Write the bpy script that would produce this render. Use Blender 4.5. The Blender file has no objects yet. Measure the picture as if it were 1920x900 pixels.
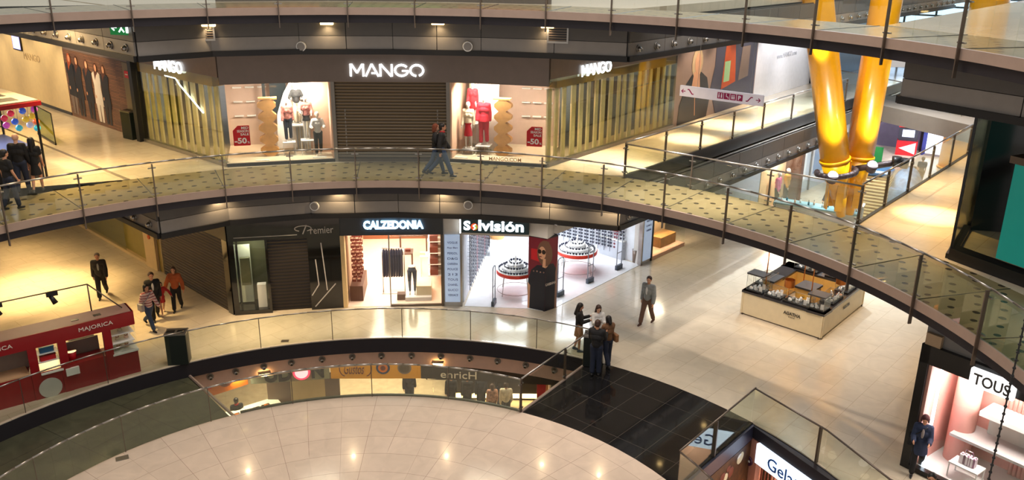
import bpy, bmesh, math, random
from mathutils import Vector, Matrix
random.seed(7)
S = bpy.context.scene
COL = S.collection
R = math.radians

# ------------------------------------------------------------------ camera
FPX = 1600.0
_d = Vector((905 - 960, 5050 - 450, FPX)).normalized()      # world "down" seen in camera axes (x right, y down, z forward)
_up = -_d
_f = Vector((0, 0, 1)); _Y = (_f - _up * _f.dot(_up)).normalized()
_X = _Y.cross(_up)
if _X.x < 0: _X = -_X
M3 = Matrix((_X, _Y, _up))                                  # camera vector -> world vector
EYE = Vector((0, 0, 12.4))
cam = bpy.data.cameras.new('camera'); cam.sensor_width = 36; cam.lens = FPX / 1920 * 36; cam.clip_end = 300
co = bpy.data.objects.new('camera', cam); COL.objects.link(co)
cr, cu, cb = M3 @ Vector((1, 0, 0)), M3 @ Vector((0, -1, 0)), M3 @ Vector((0, 0, -1))
co.matrix_world = Matrix(((cr.x, cu.x, cb.x, EYE.x), (cr.y, cu.y, cb.y, EYE.y), (cr.z, cu.z, cb.z, EYE.z), (0, 0, 0, 1)))
S.camera = co

# ------------------------------------------------------------------ world, view, big lights
S.view_settings.view_transform = 'Standard'; S.view_settings.look = 'None'
S.view_settings.gamma = 1; S.view_settings.use_curve_mapping = False
S.view_settings.exposure = 0.0
S.cycles.max_bounces = 6; S.cycles.diffuse_bounces = 3; S.cycles.glossy_bounces = 3
S.cycles.transmission_bounces = 4; S.cycles.transparent_max_bounces = 24
S.cycles.sample_clamp_indirect = 4; S.cycles.caustics_reflective = False; S.cycles.caustics_refractive = False
W = bpy.data.worlds.new('world'); S.world = W; W.use_nodes = True
W.node_tree.nodes['Background'].inputs[0].default_value = (1.0, 0.93, 0.87, 1)
W.node_tree.nodes['Background'].inputs[1].default_value = 0.54

def light(kind, loc, power, color=(1, 1, 1), size=0.2, aim=None, spot=60, blend=0.6, size_y=None, rotz=0):
    l = bpy.data.lights.new('lamp_light', kind); l.energy = power; l.color = color
    if kind == 'AREA':
        l.size = size
        if size_y: l.shape = 'RECTANGLE'; l.size_y = size_y
    else: l.shadow_soft_size = size
    if kind == 'SPOT': l.spot_size = R(spot); l.spot_blend = blend
    o = bpy.data.objects.new('lamp_light', l); COL.objects.link(o); o.location = loc
    if aim is not None:
        o.rotation_euler = (Vector(aim) - Vector(loc)).to_track_quat('-Z', 'Y').to_euler()
    else: o.rotation_euler = (0, 0, rotz)
    return o
WARM = (1, .72, .40); WARM2 = (1, .62, .27); COOL = (.70, .85, 1.0); NEUT = (1, .9, .78)
# daylight falling through the glazed roof over the right-hand mall and over the rotunda
light('AREA', (15, 38, 19), 2600, (.74, .86, 1), 8, (15, 38, 0), size_y=22)
light('AREA', (1, 21, 22), 3000, (1, .88, .80), 12, (1, 21, 0))

# ------------------------------------------------------------------ materials
def lin(c): c = c / 255; return c / 12.92 if c <= .04045 else ((c + .055) / 1.055) ** 2.4
def rgb(r, g, b): return (lin(r), lin(g), lin(b), 1)
_m = {}
def mat(name, col, rough=.5, metal=0, emis=0, noise=0, nscale=4, ecol=None, spec=.5, coat=0, bump=0):
    if name in _m: return _m[name]
    m = bpy.data.materials.new(name); m.use_nodes = True; nt = m.node_tree; b = nt.nodes['Principled BSDF']
    b.inputs['Roughness'].default_value = rough; b.inputs['Metallic'].default_value = metal
    b.inputs['Specular IOR Level'].default_value = spec
    if coat: b.inputs['Coat Weight'].default_value = coat; b.inputs['Coat Roughness'].default_value = .08
    c = rgb(*col)
    tc = nt.nodes.new('ShaderNodeTexCoord')
    nz = nt.nodes.new('ShaderNodeTexNoise'); nz.inputs['Scale'].default_value = nscale; nz.inputs['Detail'].default_value = 3
    nt.links.new(tc.outputs['Object'], nz.inputs['Vector'])
    rp = nt.nodes.new('ShaderNodeValToRGB'); k = noise if noise else .04
    rp.color_ramp.elements[0].position = .3; rp.color_ramp.elements[1].position = .7
    rp.color_ramp.elements[0].color = tuple(x * (1 - k) for x in c[:3]) + (1,)
    rp.color_ramp.elements[1].color = tuple(min(1, x * (1 + k)) for x in c[:3]) + (1,)
    nt.links.new(nz.outputs['Fac'], rp.inputs[0]); nt.links.new(rp.outputs[0], b.inputs['Base Color'])
    if bump:
        bp = nt.nodes.new('ShaderNodeBump'); bp.inputs['Strength'].default_value = bump
        nt.links.new(nz.outputs['Fac'], bp.inputs['Height']); nt.links.new(bp.outputs[0], b.inputs['Normal'])
    if emis:
        b.inputs['Emission Color'].default_value = rgb(*(ecol or col)); b.inputs['Emission Strength'].default_value = emis
    _m[name] = m; return m
def glassmat(name, tint=(.93, .95, .91), refl=.05, strength=.75):
    if name in _m: return _m[name]
    m = bpy.data.materials.new(name); m.use_nodes = True; nt = m.node_tree; nt.nodes.clear()
    o = nt.nodes.new('ShaderNodeOutputMaterial'); mx = nt.nodes.new('ShaderNodeMixShader')
    t = nt.nodes.new('ShaderNodeBsdfTransparent'); t.inputs[0].default_value = (*tint, 1)
    g = nt.nodes.new('ShaderNodeBsdfGlossy'); g.inputs['Roughness'].default_value = .02; g.inputs[0].default_value = (.95, 1, .97, 1)
    lw = nt.nodes.new('ShaderNodeLayerWeight'); lw.inputs[0].default_value = .5
    p = nt.nodes.new('ShaderNodeMath'); p.operation = 'POWER'; p.inputs[1].default_value = 4
    a = nt.nodes.new('ShaderNodeMath'); a.operation = 'MULTIPLY_ADD'; a.inputs[1].default_value = strength; a.inputs[2].default_value = refl
    nt.links.new(lw.outputs['Facing'], p.inputs[0]); nt.links.new(p.outputs[0], a.inputs[0])
    nt.links.new(a.outputs[0], mx.inputs[0]); nt.links.new(t.outputs[0], mx.inputs[1]); nt.links.new(g.outputs[0], mx.inputs[2])
    nt.links.new(mx.outputs[0], o.inputs[0]); _m[name] = m; return m
def tilemat(name, col, grout, sx, sy, rot=0, rough=.15, vary=.10, coord='Object', mortar=.008, offset=.5, coat=0, veins=.12):
    if name in _m: return _m[name]
    m = bpy.data.materials.new(name); m.use_nodes = True; nt = m.node_tree; b = nt.nodes['Principled BSDF']
    tc = nt.nodes.new('ShaderNodeTexCoord'); mp = nt.nodes.new('ShaderNodeMapping'); mp.inputs['Rotation'].default_value[2] = rot
    nt.links.new(tc.outputs[coord], mp.inputs[0])
    br = nt.nodes.new('ShaderNodeTexBrick'); br.inputs['Scale'].default_value = 1; br.offset = offset
    br.inputs['Brick Width'].default_value = sx; br.inputs['Row Height'].default_value = sy
    br.inputs['Mortar Size'].default_value = mortar; br.inputs['Mortar Smooth'].default_value = .2; br.inputs['Bias'].default_value = 0
    c = rgb(*col); br.inputs['Color1'].default_value = tuple(min(1, x * (1 + vary)) for x in c[:3]) + (1,)
    br.inputs['Color2'].default_value = tuple(x * (1 - vary) for x in c[:3]) + (1,); br.inputs['Mortar'].default_value = rgb(*grout)
    nt.links.new(mp.outputs[0], br.inputs['Vector'])
    nz = nt.nodes.new('ShaderNodeTexNoise'); nz.inputs['Scale'].default_value = 1.6; nz.inputs['Detail'].default_value = 6; nz.inputs['Distortion'].default_value = 1.2
    nt.links.new(mp.outputs[0], nz.inputs['Vector'])
    mr = nt.nodes.new('ShaderNodeMapRange'); mr.inputs[1].default_value = .3; mr.inputs[2].default_value = .75; mr.inputs[3].default_value = 1 - veins; mr.inputs[4].default_value = 1 + veins * .4
    nt.links.new(nz.outputs['Fac'], mr.inputs[0])
    mx = nt.nodes.new('ShaderNodeMix'); mx.data_type = 'RGBA'; mx.blend_type = 'MULTIPLY'; mx.inputs[0].default_value = 1
    nt.links.new(br.outputs['Color'], mx.inputs[6]); nt.links.new(mr.outputs[0], mx.inputs[7]); nt.links.new(mx.outputs[2], b.inputs['Base Color'])
    b.inputs['Roughness'].default_value = rough
    if coat: b.inputs['Coat Weight'].default_value = coat; b.inputs['Coat Roughness'].default_value = .05
    _m[name] = m; return m
def deckmat(name):
    m = bpy.data.materials.new(name); m.use_nodes = True; nt = m.node_tree; b = nt.nodes['Principled BSDF']
    uv = nt.nodes.new('ShaderNodeUVMap'); mp = nt.nodes.new('ShaderNodeMapping'); mp.inputs['Rotation'].default_value[2] = R(45); mp.inputs['Scale'].default_value = (2.15, 2.15, 1)
    vo = nt.nodes.new('ShaderNodeTexVoronoi'); vo.voronoi_dimensions = '2D'; vo.inputs['Randomness'].default_value = 0; vo.inputs['Scale'].default_value = 1
    nt.links.new(uv.outputs[0], mp.inputs[0]); nt.links.new(mp.outputs[0], vo.inputs['Vector'])
    lt = nt.nodes.new('ShaderNodeMath'); lt.operation = 'LESS_THAN'; lt.inputs[1].default_value = .15
    nt.links.new(vo.outputs['Distance'], lt.inputs[0])
    nz = nt.nodes.new('ShaderNodeTexNoise'); nz.inputs['Scale'].default_value = 2.2; nz.inputs['Detail'].default_value = 5
    nt.links.new(uv.outputs[0], nz.inputs['Vector'])
    rp = nt.nodes.new('ShaderNodeValToRGB'); rp.color_ramp.elements[0].color = rgb(122, 110, 78); rp.color_ramp.elements[1].color = rgb(150, 136, 100)
    nt.links.new(nz.outputs['Fac'], rp.inputs[0])
    mx = nt.nodes.new('ShaderNodeMix'); mx.data_type = 'RGBA'; nt.links.new(lt.outputs[0], mx.inputs[0]); nt.links.new(rp.outputs[0], mx.inputs[6]); mx.inputs[7].default_value = rgb(62, 56, 42)
    nt.links.new(mx.outputs[2], b.inputs['Base Color']); b.inputs['Roughness'].default_value = .22; _m[name] = m; return m
def ribmat(name, c1, c2, pitch, rough=.4, metal=.3, axis=2):
    """horizontal ribs of a roller shutter"""
    m = bpy.data.materials.new(name); m.use_nodes = True; nt = m.node_tree; b = nt.nodes['Principled BSDF']
    tc = nt.nodes.new('ShaderNodeTexCoord'); sp = nt.nodes.new('ShaderNodeSeparateXYZ'); nt.links.new(tc.outputs['Object'], sp.inputs[0])
    ml = nt.nodes.new('ShaderNodeMath'); ml.operation = 'MULTIPLY'; ml.inputs[1].default_value = 1 / pitch; nt.links.new(sp.outputs[axis], ml.inputs[0])
    fr = nt.nodes.new('ShaderNodeMath'); fr.operation = 'FRACT'; nt.links.new(ml.outputs[0], fr.inputs[0])
    pp = nt.nodes.new('ShaderNodeMath'); pp.operation = 'PINGPONG'; pp.inputs[1].default_value = .5; nt.links.new(fr.outputs[0], pp.inputs[0])
    rp = nt.nodes.new('ShaderNodeValToRGB'); rp.color_ramp.elements[0].position = .06; rp.color_ramp.elements[1].position = .3
    rp.color_ramp.elements[0].color = rgb(*c1); rp.color_ramp.elements[1].color = rgb(*c2)
    nt.links.new(pp.outputs[0], rp.inputs[0]); nt.links.new(rp.outputs[0], b.inputs['Base Color'])
    bp = nt.nodes.new('ShaderNodeBump'); bp.inputs['Strength'].default_value = .9; bp.inputs['Distance'].default_value = pitch * .4
    nt.links.new(pp.outputs[0], bp.inputs['Height']); nt.links.new(bp.outputs[0], b.inputs['Normal'])
    b.inputs['Roughness'].default_value = rough; b.inputs['Metallic'].default_value = metal; return m

STONE = tilemat('beige stone', (214, 200, 176), (184, 166, 140), 1.2, .8, R(-48), .16, .035, coat=.25, mortar=.006, veins=.10)
RD_ = 8.54
DISC = tilemat('pale stone rings', (218, 198, 178), (176, 152, 136), RD_ * math.pi / 27, .80, 0, .16, .03, 'UV', offset=.0, coat=.2, mortar=.007, veins=.10)
BLACKT = tilemat('black granite', (30, 29, 29), (86, 80, 72), 1.2, .9, R(-49), .07, .12, veins=.3, mortar=.006, offset=0, coat=.6)
DECK = deckmat('perforated deck')
STEEL = mat('brushed steel', (170, 165, 158), .28, .9)
POST = mat('bronze grey post', (110, 98, 88), .35, .7)
TRIM = mat('taupe edge trim', (172, 150, 136), .38, .35)
BEAM = mat('dark beam', (38, 34, 40), .5, .2)
LIP = mat('black lip', (20, 18, 18), .5)
PANEL = mat('grey cladding panel', (142, 136, 130), .42, .25)
PANELD = mat('dark cladding panel', (92, 88, 84), .45, .2)
PINK = mat('pink lit soffit', (222, 182, 160), .5)  # white-painted band; the pink light on it is put into the colour
GLASS = glassmat('balustrade glass')
GLASSG = glassmat('green tinted glass', (.88, .92, .87), .06, .7)
SHOPG = glassmat('shop window glass', (.96, .97, .96), .04, .6)
SIDEG = glassmat('reflective side glazing', (.88, .89, .80), .10, .45)
BLACK = mat('satin black', (18, 17, 17), .35)
BLACKG = mat('gloss black', (12, 12, 13), .08, coat=.5)
GREYD = mat('dark grey fascia', (124, 110, 102), .4, .2)
WHITE = mat('white paint', (236, 234, 230), .4)
CREAM = mat('cream laminate', (222, 206, 170), .45)
BEIGEW = mat('beige wall', (214, 188, 140), .4)
CEIL = mat('grey ceiling', (120, 112, 102), .7)
YEL = mat('yellow steel', (240, 166, 10), .28, 0, coat=.4)
WLED = mat('white lit letters', (240, 250, 255), .4, emis=3.2)
BLED = mat('blue white lit letters', (190, 228, 255), .4, emis=6, ecol=(170, 222, 255))
LAMPW = mat('warm lamp glow', (255, 220, 150), .4, emis=9, ecol=(255, 214, 140))
LAMPC = mat('cool lamp glow', (225, 240, 255), .4, emis=9)
RED = mat('signal red', (196, 22, 34), .4)
DRED = mat('dark red laminate', (140, 10, 22), .32, coat=.3)
COPPER = mat('copper', (196, 116, 52), .3, .8)

# ------------------------------------------------------------------ geometry helpers
def at(px, py, z):
    v = M3 @ Vector((px - 960, py - 450, FPX)); t = (z - EYE.z) / v.z; return EYE + v * t
def vp(px, py, a, b):
    v = M3 @ Vector((px - 960, py - 450, FPX)); n = Vector((-(b[1] - a[1]), b[0] - a[0], 0)); return EYE + v * ((n.x * a[0] + n.y * a[1]) / n.dot(v))
C0 = Vector((-3.34, 13.27)); RI, RO, RD = 12.41, 14.85, 8.54
Z1, Z2, Z3, Z0 = 0.0, 5.37, 10.58, -5.3
ER = Vector((.65, .76)); EL = Vector((-.735, .678))
def pol(r, a): return Vector((C0.x + r * math.cos(R(a)), C0.y + r * math.sin(R(a))))

class MB:
    def __init__(s): s.bm = bmesh.new(); s.mats = []; s.uv = None
    def mi(s, m):
        if m is None: return 0
        if m not in s.mats: s.mats.append(m)
        return s.mats.index(m)
    def _fin(s, vs, m, smooth=False):
        k = s.mi(m)
        for f in {f for v in vs for f in v.link_faces}: f.material_index = k; f.smooth = smooth
    def box(s, c, d, m=None, rz=0, rx=0, ry=0):
        g = bmesh.ops.create_cube(s.bm, size=1)['verts']
        T = Matrix.Translation(c) @ Matrix.Rotation(rz, 4, 'Z') @ Matrix.Rotation(ry, 4, 'Y') @ Matrix.Rotation(rx, 4, 'X') @ Matrix.Diagonal((*d, 1))
        bmesh.ops.transform(s.bm, matrix=T, verts=g); s._fin(g, m); return s
    def b2(s, x0, x1, y0, y1, z0, z1, m=None): return s.box(((x0 + x1) / 2, (y0 + y1) / 2, (z0 + z1) / 2), (x1 - x0, y1 - y0, z1 - z0), m)
    def tube(s, p0, p1, r0, r1=None, m=None, n=10, caps=True):
        p0, p1 = Vector(p0), Vector(p1); r1 = r0 if r1 is None else r1; d = p1 - p0; L = d.length
        if L < 1e-6: return s
        Q = d.to_track_quat('Z', 'Y'); k = s.mi(m); bm = s.bm
        cs = [Q @ Vector((math.cos(2 * math.pi * i / n), math.sin(2 * math.pi * i / n), 0)) for i in range(n)]
        lo = [bm.verts.new(p0 + v * r0) for v in cs]; hi = [bm.verts.new(p1 + v * r1) for v in cs]
        for i in range(n):
            f = bm.faces.new((lo[i], lo[(i + 1) % n], hi[(i + 1) % n], hi[i])); f.material_index = k; f.smooth = n > 6
        if caps:
            for vs in (lo[::-1], hi): f = bm.faces.new(vs); f.material_index = k
        return s
    def ball(s, c, r, m=None, sc=(1, 1, 1), n=10, rot=None):
        rows = max(5, n - 2); cols = n + 2; k = s.mi(m); bm = s.bm; c = Vector(c)
        def pt(x, y, z):
            v = Vector((x * sc[0], y * sc[1], z * sc[2])) * r; return bm.verts.new(c + (rot @ v if rot else v))
        top, bot = pt(0, 0, 1), pt(0, 0, -1)
        R_ = [[pt(math.sin(math.pi * i / rows) * math.cos(2 * math.pi * j / cols), math.sin(math.pi * i / rows) * math.sin(2 * math.pi * j / cols), math.cos(math.pi * i / rows)) for j in range(cols)] for i in range(1, rows)]
        F = [bm.faces.new((top, R_[0][j], R_[0][(j + 1) % cols])) for j in range(cols)] + [bm.faces.new((bot, R_[-1][(j + 1) % cols], R_[-1][j])) for j in range(cols)]
        for a, b in zip(R_[:-1], R_[1:]): F += [bm.faces.new((a[j], b[j], b[(j + 1) % cols], a[(j + 1) % cols])) for j in range(cols)]
        for f in F: f.material_index = k; f.smooth = True
        return s
    def cap(s, p0, r0, p1, r1, m=None, n=10):
        s.tube(p0, p1, r0, r1, m, n); s.ball(p0, r0, m, n=n); s.ball(p1, r1, m, n=n); return s
    def path(s, pts, r, m=None, n=8):
        for a, b in zip(pts[:-1], pts[1:]): s.tube(a, b, r, r, m, n)
        for p in pts[1:-1]: s.ball(p, r, m, n=6)
        return s
    def prism(s, pts, z0, z1, m=None):
        lo = [s.bm.verts.new((p[0], p[1], z0)) for p in pts]; hi = [s.bm.verts.new((p[0], p[1], z1)) for p in pts]; k = s.mi(m); n = len(pts); F = []
        F.append(s.bm.faces.new(hi)); F.append(s.bm.faces.new(lo[::-1]))
        for i in range(n): F.append(s.bm.faces.new((lo[i], lo[(i + 1) % n], hi[(i + 1) % n], hi[i])))
        for f in F: f.material_index = k
        return s
    def plate(s, pts, y0, y1, m=None):
        """polygon in x,z given a thickness along y"""
        lo = [s.bm.verts.new((p[0], y0, p[1])) for p in pts]; hi = [s.bm.verts.new((p[0], y1, p[1])) for p in pts]; k = s.mi(m); n = len(pts); F = []
        F.append(s.bm.faces.new(lo)); F.append(s.bm.faces.new(hi[::-1]))
        for i in range(n): F.append(s.bm.faces.new((lo[(i + 1) % n], lo[i], hi[i], hi[(i + 1) % n])))
        for f in F: f.material_index = k
        return s
    def stroke(s, pts, w, y0, y1, m=None, closed=False):
        """thick lettering stroke in x,z"""
        P = [Vector(p) for p in pts]
        if closed: P.append(P[0])
        for i, (a, b) in enumerate(zip(P[:-1], P[1:])):
            d = (b - a).normalized() * w * .5; n = Vector((-d.y, d.x)); e = d * (.35 if len(P) > 4 else 0)
            a2, b2 = a - e, b + e
            s.plate([a2 - n, b2 - n, b2 + n, a2 + n], y0, y1, m)
        return s
    def arc(s, r0, r1, a0, a1, z0, z1, m=None, step=3, c=None, us=None):
        """ring-segment solid round the rotunda centre, uv = arc length, radius on its faces"""
        c = c or C0; n = max(2, int(abs(a1 - a0) / step) + 1); uvl = s.bm.loops.layers.uv.verify(); k = s.mi(m); rows = []
        for i in range(n):
            a = R(a0 + (a1 - a0) * i / (n - 1)); ca, sa = math.cos(a), math.sin(a)
            rows.append([s.bm.verts.new((c.x + r * ca, c.y + r * sa, z)) for r, z in ((r0, z0), (r1, z0), (r1, z1), (r0, z1))] + [a])
        def face(vs, uvs):
            f = s.bm.faces.new(vs); f.material_index = k
            for l, u in zip(f.loops, uvs): l[uvl].uv = u
        for A, B in zip(rows[:-1], rows[1:]):
            ua, ub = A[4] * (us or r0), B[4] * (us or r0)
            face((A[3], A[2], B[2], B[3]), ((ua, r0), (ua, r1), (ub, r1), (ub, r0)))
            face((A[0], B[0], B[1], A[1]), ((ua, r0), (ub, r0), (ub, r1), (ua, r1)))
            face((A[0], A[3], B[3], B[0]), ((ua, z0), (ua, z1), (ub, z1), (ub, z0)))
            face((A[1], B[1], B[2], A[2]), ((ua, z0), (ub, z0), (ub, z1), (ua, z1)))
        for A in (rows[0], rows[-1]): face(A[:4], ((0, 0), (1, 0), (1, 1), (0, 1)))
        return s
    def mesh(s, name, default=None):
        bmesh.ops.recalc_face_normals(s.bm, faces=s.bm.faces)
        me = bpy.data.meshes.new(name); s.bm.to_mesh(me); s.bm.free()
        for m in (s.mats or [default]): me.materials.append(m)
        return me
    def build(s, name, m=None, parent=None, loc=None, rz=0, bevel=0):
        me = s.mesh(name, m); o = bpy.data.objects.new(name, me); COL.objects.link(o)
        if parent: o.parent = parent
        if loc is not None: o.location = loc
        if rz: o.rotation_euler = (0, 0, rz)
        if bevel:
            b = o.modifiers.new('edge', 'BEVEL'); b.width = bevel; b.segments = 1; b.limit_method = 'ANGLE'
        return o
def tag(o, label, cat, group=None, kind=None):
    o['label'] = label; o['category'] = cat
    if group: o['group'] = group
    if kind: o['kind'] = kind
    return o
def struct(o, label=None, cat=None):
    o['kind'] = 'structure'
    if label: o['label'] = label
    if cat: o['category'] = cat
    return o
def thing(name, label, cat, loc=(0, 0, 0), rz=0, group=None):
    o = bpy.data.objects.new(name, None); COL.objects.link(o); o.location = loc; o.rotation_euler = (0, 0, rz); o.empty_display_size = .1
    return tag(o, label, cat, group)
def copy_tree(o, loc=None, rz=None, parent=None, label=None):
    c = o.copy(); COL.objects.link(c)
    if parent: c.parent = parent
    if loc is not None: c.location = loc
    if rz is not None: c.rotation_euler = (0, 0, rz)
    if label: c['label'] = label
    for ch in list(o.children): copy_tree(ch, parent=c)
    return c
def ang(a, b): return math.atan2(b[1] - a[1], b[0] - a[0])
def facade(name, label, cat, a, b, z):
    """an Empty at a whose x axis runs to b; -y faces the rotunda"""
    t = thing(name, label, cat, (a[0], a[1], z), ang(a, b)); t['len'] = 0; del t['len']; return t, (Vector(b[:2]) - Vector(a[:2])).length
def text(s, parent, x, z, w, h, m, y=-.03, ext=.015, bold=0, name='lettering', shear=0, rot=(R(90), 0, 0), flat=False):
    cu = bpy.data.curves.new(name, 'FONT'); cu.body = s; cu.size = 1; cu.extrude = .01; cu.offset = bold; cu.shear = shear; cu.resolution_u = 3
    t = bpy.data.objects.new(name, cu); COL.objects.link(t); bpy.context.view_layer.update()
    me = bpy.data.meshes.new_from_object(t.evaluated_get(bpy.context.evaluated_depsgraph_get())); bpy.data.objects.remove(t); bpy.data.curves.remove(cu)
    xs = [v.co.x for v in me.vertices]; ys = [v.co.y for v in me.vertices]
    x0, x1, y0, y1 = min(xs), max(xs), min(ys), max(ys)
    for v in me.vertices: v.co = Vector(((v.co.x - x0) / (x1 - x0) * w, (v.co.y - y0) / (y1 - y0) * h, v.co.z / .01 * ext))
    me.materials.clear(); me.materials.append(m)
    o = bpy.data.objects.new(name, me); COL.objects.link(o); o.parent = parent
    o.location = (x, y, z); o.rotation_euler = rot; return o
def spot_at(px, py, zf, h, power, col=WARM, cone=56, blend=.7, dx=0, dy=0):
    p = at(px, py, zf); light('SPOT', (p.x + dx, p.y + dy, zf + h), power, col, .06, (p.x, p.y, zf), cone, blend); return p
def downlight(p, z, label):
    t = thing('ceiling_downlight', label, 'light', (p.x, p.y, z), 0, 'ceiling downlights over the walkways')
    MB().tube((0, 0, -.04), (0, 0, 0), .16, .16, m=STEEL, n=16).build('trim_ring', STEEL, t)
    MB().tube((0, 0, -.05), (0, 0, -.04), .11, .11, m=LAMPW, n=16).build('lens', LAMPW, t)

# ================================================================== STRUCTURE: floors
struct(MB().arc(RI, 66, -48, 205, -.5, 0, STONE, 4).build('floor'), 'beige polished stone floor of the shopping level round the rotunda', 'floor')
struct(MB().arc(.02, RD, 0, 360, -.5, 0, DISC, 4, us=RD).build('floor'), 'pale round stone floor island in the middle of the rotunda', 'floor')
# black granite walkway on the right
wa = [at(982, 768, 0).xy, pol(RI + .01, 62.6)]
arcp = [pol(RI + .005, a) for a in range(62, 35, -3)] + [pol(RI + .005, 36)]
wb = [Vector((4.06, 17.55))]
disp = [pol(RD - .005, a) for a in range(31, 65, 3)]
disp = [p for p in disp]
ringA = math.degrees(math.atan2(wb[0].y - C0.y, wb[0].x - C0.x))
inner = [pol(RD + .003, a) for a in (ringA, 38, 45, 52, 58, 64.6)]
struct(MB().prism([p for p in arcp] + inner, -.5, -.002, BLACKT).build('floor'), 'black granite walkway joining the round floor to the beige floor', 'floor')
# sunken dark glazed roof on the left
DK = tilemat('dark green glass roof', (84, 84, 64), (44, 44, 34), 2.6, 1.9, R(30), .3, .16, veins=.35, mortar=.01)
struct(MB().prism([pol(RI - .01, a) for a in (122.6, 128, 134, 140, 146, 152, 158, 164)] + [pol(RD + .01, a) for a in (164, 158, 152, 146, 140, 134, 128, 122, 118.9)], -.9, -.5, DK).build('floor'),
       'dark grey green roof surface sunk between round floor and left shopping floor', 'floor')
MB_ = MB().tube((*at(355, 705, -.49).xy, -.47), (*at(452, 773, -.1).xy, -.47), .05, m=TRIM, n=6)
tag(MB_.build('edge_flashing'), 'thin pale metal edge strip along the end of the dark sunken roof', 'edge strip', kind='structure')
struct(MB().b2(-40, 45, 5, 75, Z0 - .3, Z0, mat('food hall floor', (196, 178, 146), .25, noise=.1)).build('floor'), 'pale floor of the food hall on the lowest level', 'floor')
# dark edge beam of shopping level + pink-lit soffit with small spots
e = struct(MB().arc(RI - .03, RI + .05, -30, 200, -.52, -.03, BEAM, 2).build('trim_1'), 'dark curved edge beam of the main shopping floor', 'beam')
e = struct(MB().arc(RI + .25, RI + .45, 60, 124, -1.15, -.5, PINK, 2).build('trim_2'), 'white curved soffit band coloured by its pink light, above the food hall', 'trim')
def nozzle(parent, p, out, tilt=-.35, r=.11):
    """round chrome eyeball spot set in a panel; out = outward horizontal unit vector"""
    m = MB(); o = Vector((out[0], out[1], 0)); q = Vector(p)
    m.tube(q, q + o * .03, r, r, STEEL, 14); m.tube(q + o * .02, q + o * .12 + Vector((0, 0, tilt * .12)), r * .72, r * .5, STEEL, 12)
    m.tube(q + o * .115 + Vector((0, 0, tilt * .115)), q + o * .125 + Vector((0, 0, tilt * .125)), r * .42, r * .38, BLACK, 10)
    return m.build('spotlight', None, parent)
for a in (119.6, 116.0, 112.0, 108, 103.5, 99, 94.6, 90, 85.5, 81, 76.7, 72.3, 67.8):
    p = pol(RI + .25, a); nozzle(e, (p.x, p.y, -.78), ((C0 - p).normalized()))
for px, py in ((490, 690), (822, 668)):
    a = math.degrees(math.atan2(*reversed(tuple(vp(px, py, (-10, 25.9), (10, 25.9)).xy - C0)))); p = pol(RI + .15, a)
    t = thing('wall_lamp', 'bright oblong lamp under the pink-lit soffit, above the ' + ('noodle bar sign' if px < 600 else 'yellow banners'), 'lamp', (p.x, p.y, -1.0), R(a + 90))
    MB().b2(-.17, .17, -.06, .06, -.05, .06, LAMPW).build('lamp_diffuser', LAMPW, t, bevel=.02)
    MB().b2(-.2, .2, -.02, .14, .06, .09, STEEL).build('bracket', STEEL, t)
    light('SPOT', (p.x, p.y, -1.1), 60, WARM, .1, (p.x * 1.0 + 0, p.y + 3, Z0), 120)

# side of the round floor and of walkway: dark edge
struct(MB().arc(RD, RD + .06, 64.6, 118.9, -.5, .05, mat('grey kerb', (96, 96, 84), .4, .4), 2).build('trim_3'), 'thin grey kerb at the foot of the round floor balustrade', 'kerb')

# ---- ring decks (bridges) at upper levels
for z, lab, a0, a1 in ((Z2, 'middle', -20, 186), (Z3, 'top', -20, 186)):
    struct(MB().arc(RI, RO, a0, a1, z - .17, z, DECK, 2).build('floor'), f'curved walkway deck with rows of dark dots, {lab} level', 'bridge deck')
    e = struct(MB().arc(RI - .05, RI, a0, a1, z - .2, z + .015, TRIM, 1.5).build('trim_4'), f'taupe edge plate along the {lab} curved bridge', 'trim')
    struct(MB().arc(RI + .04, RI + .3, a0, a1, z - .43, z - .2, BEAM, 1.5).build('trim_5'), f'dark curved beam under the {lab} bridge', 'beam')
    for a in range(7, 180, 9):       # radial joints
        p, q = pol(RI, a), pol(RO, a)
        MB().tube((p.x, p.y, z), (q.x, q.y, z), .012, m=BLACK, n=4).build('joint_strip', BLACK, e)
    struct(MB().arc(RI + .3, RO, a0, a1, z - .42, z - .2, mat('dark underside', (52, 46, 42), .6), 3).build('ceiling'), f'dark underside of the {lab} curved bridge', 'ceiling')

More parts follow.
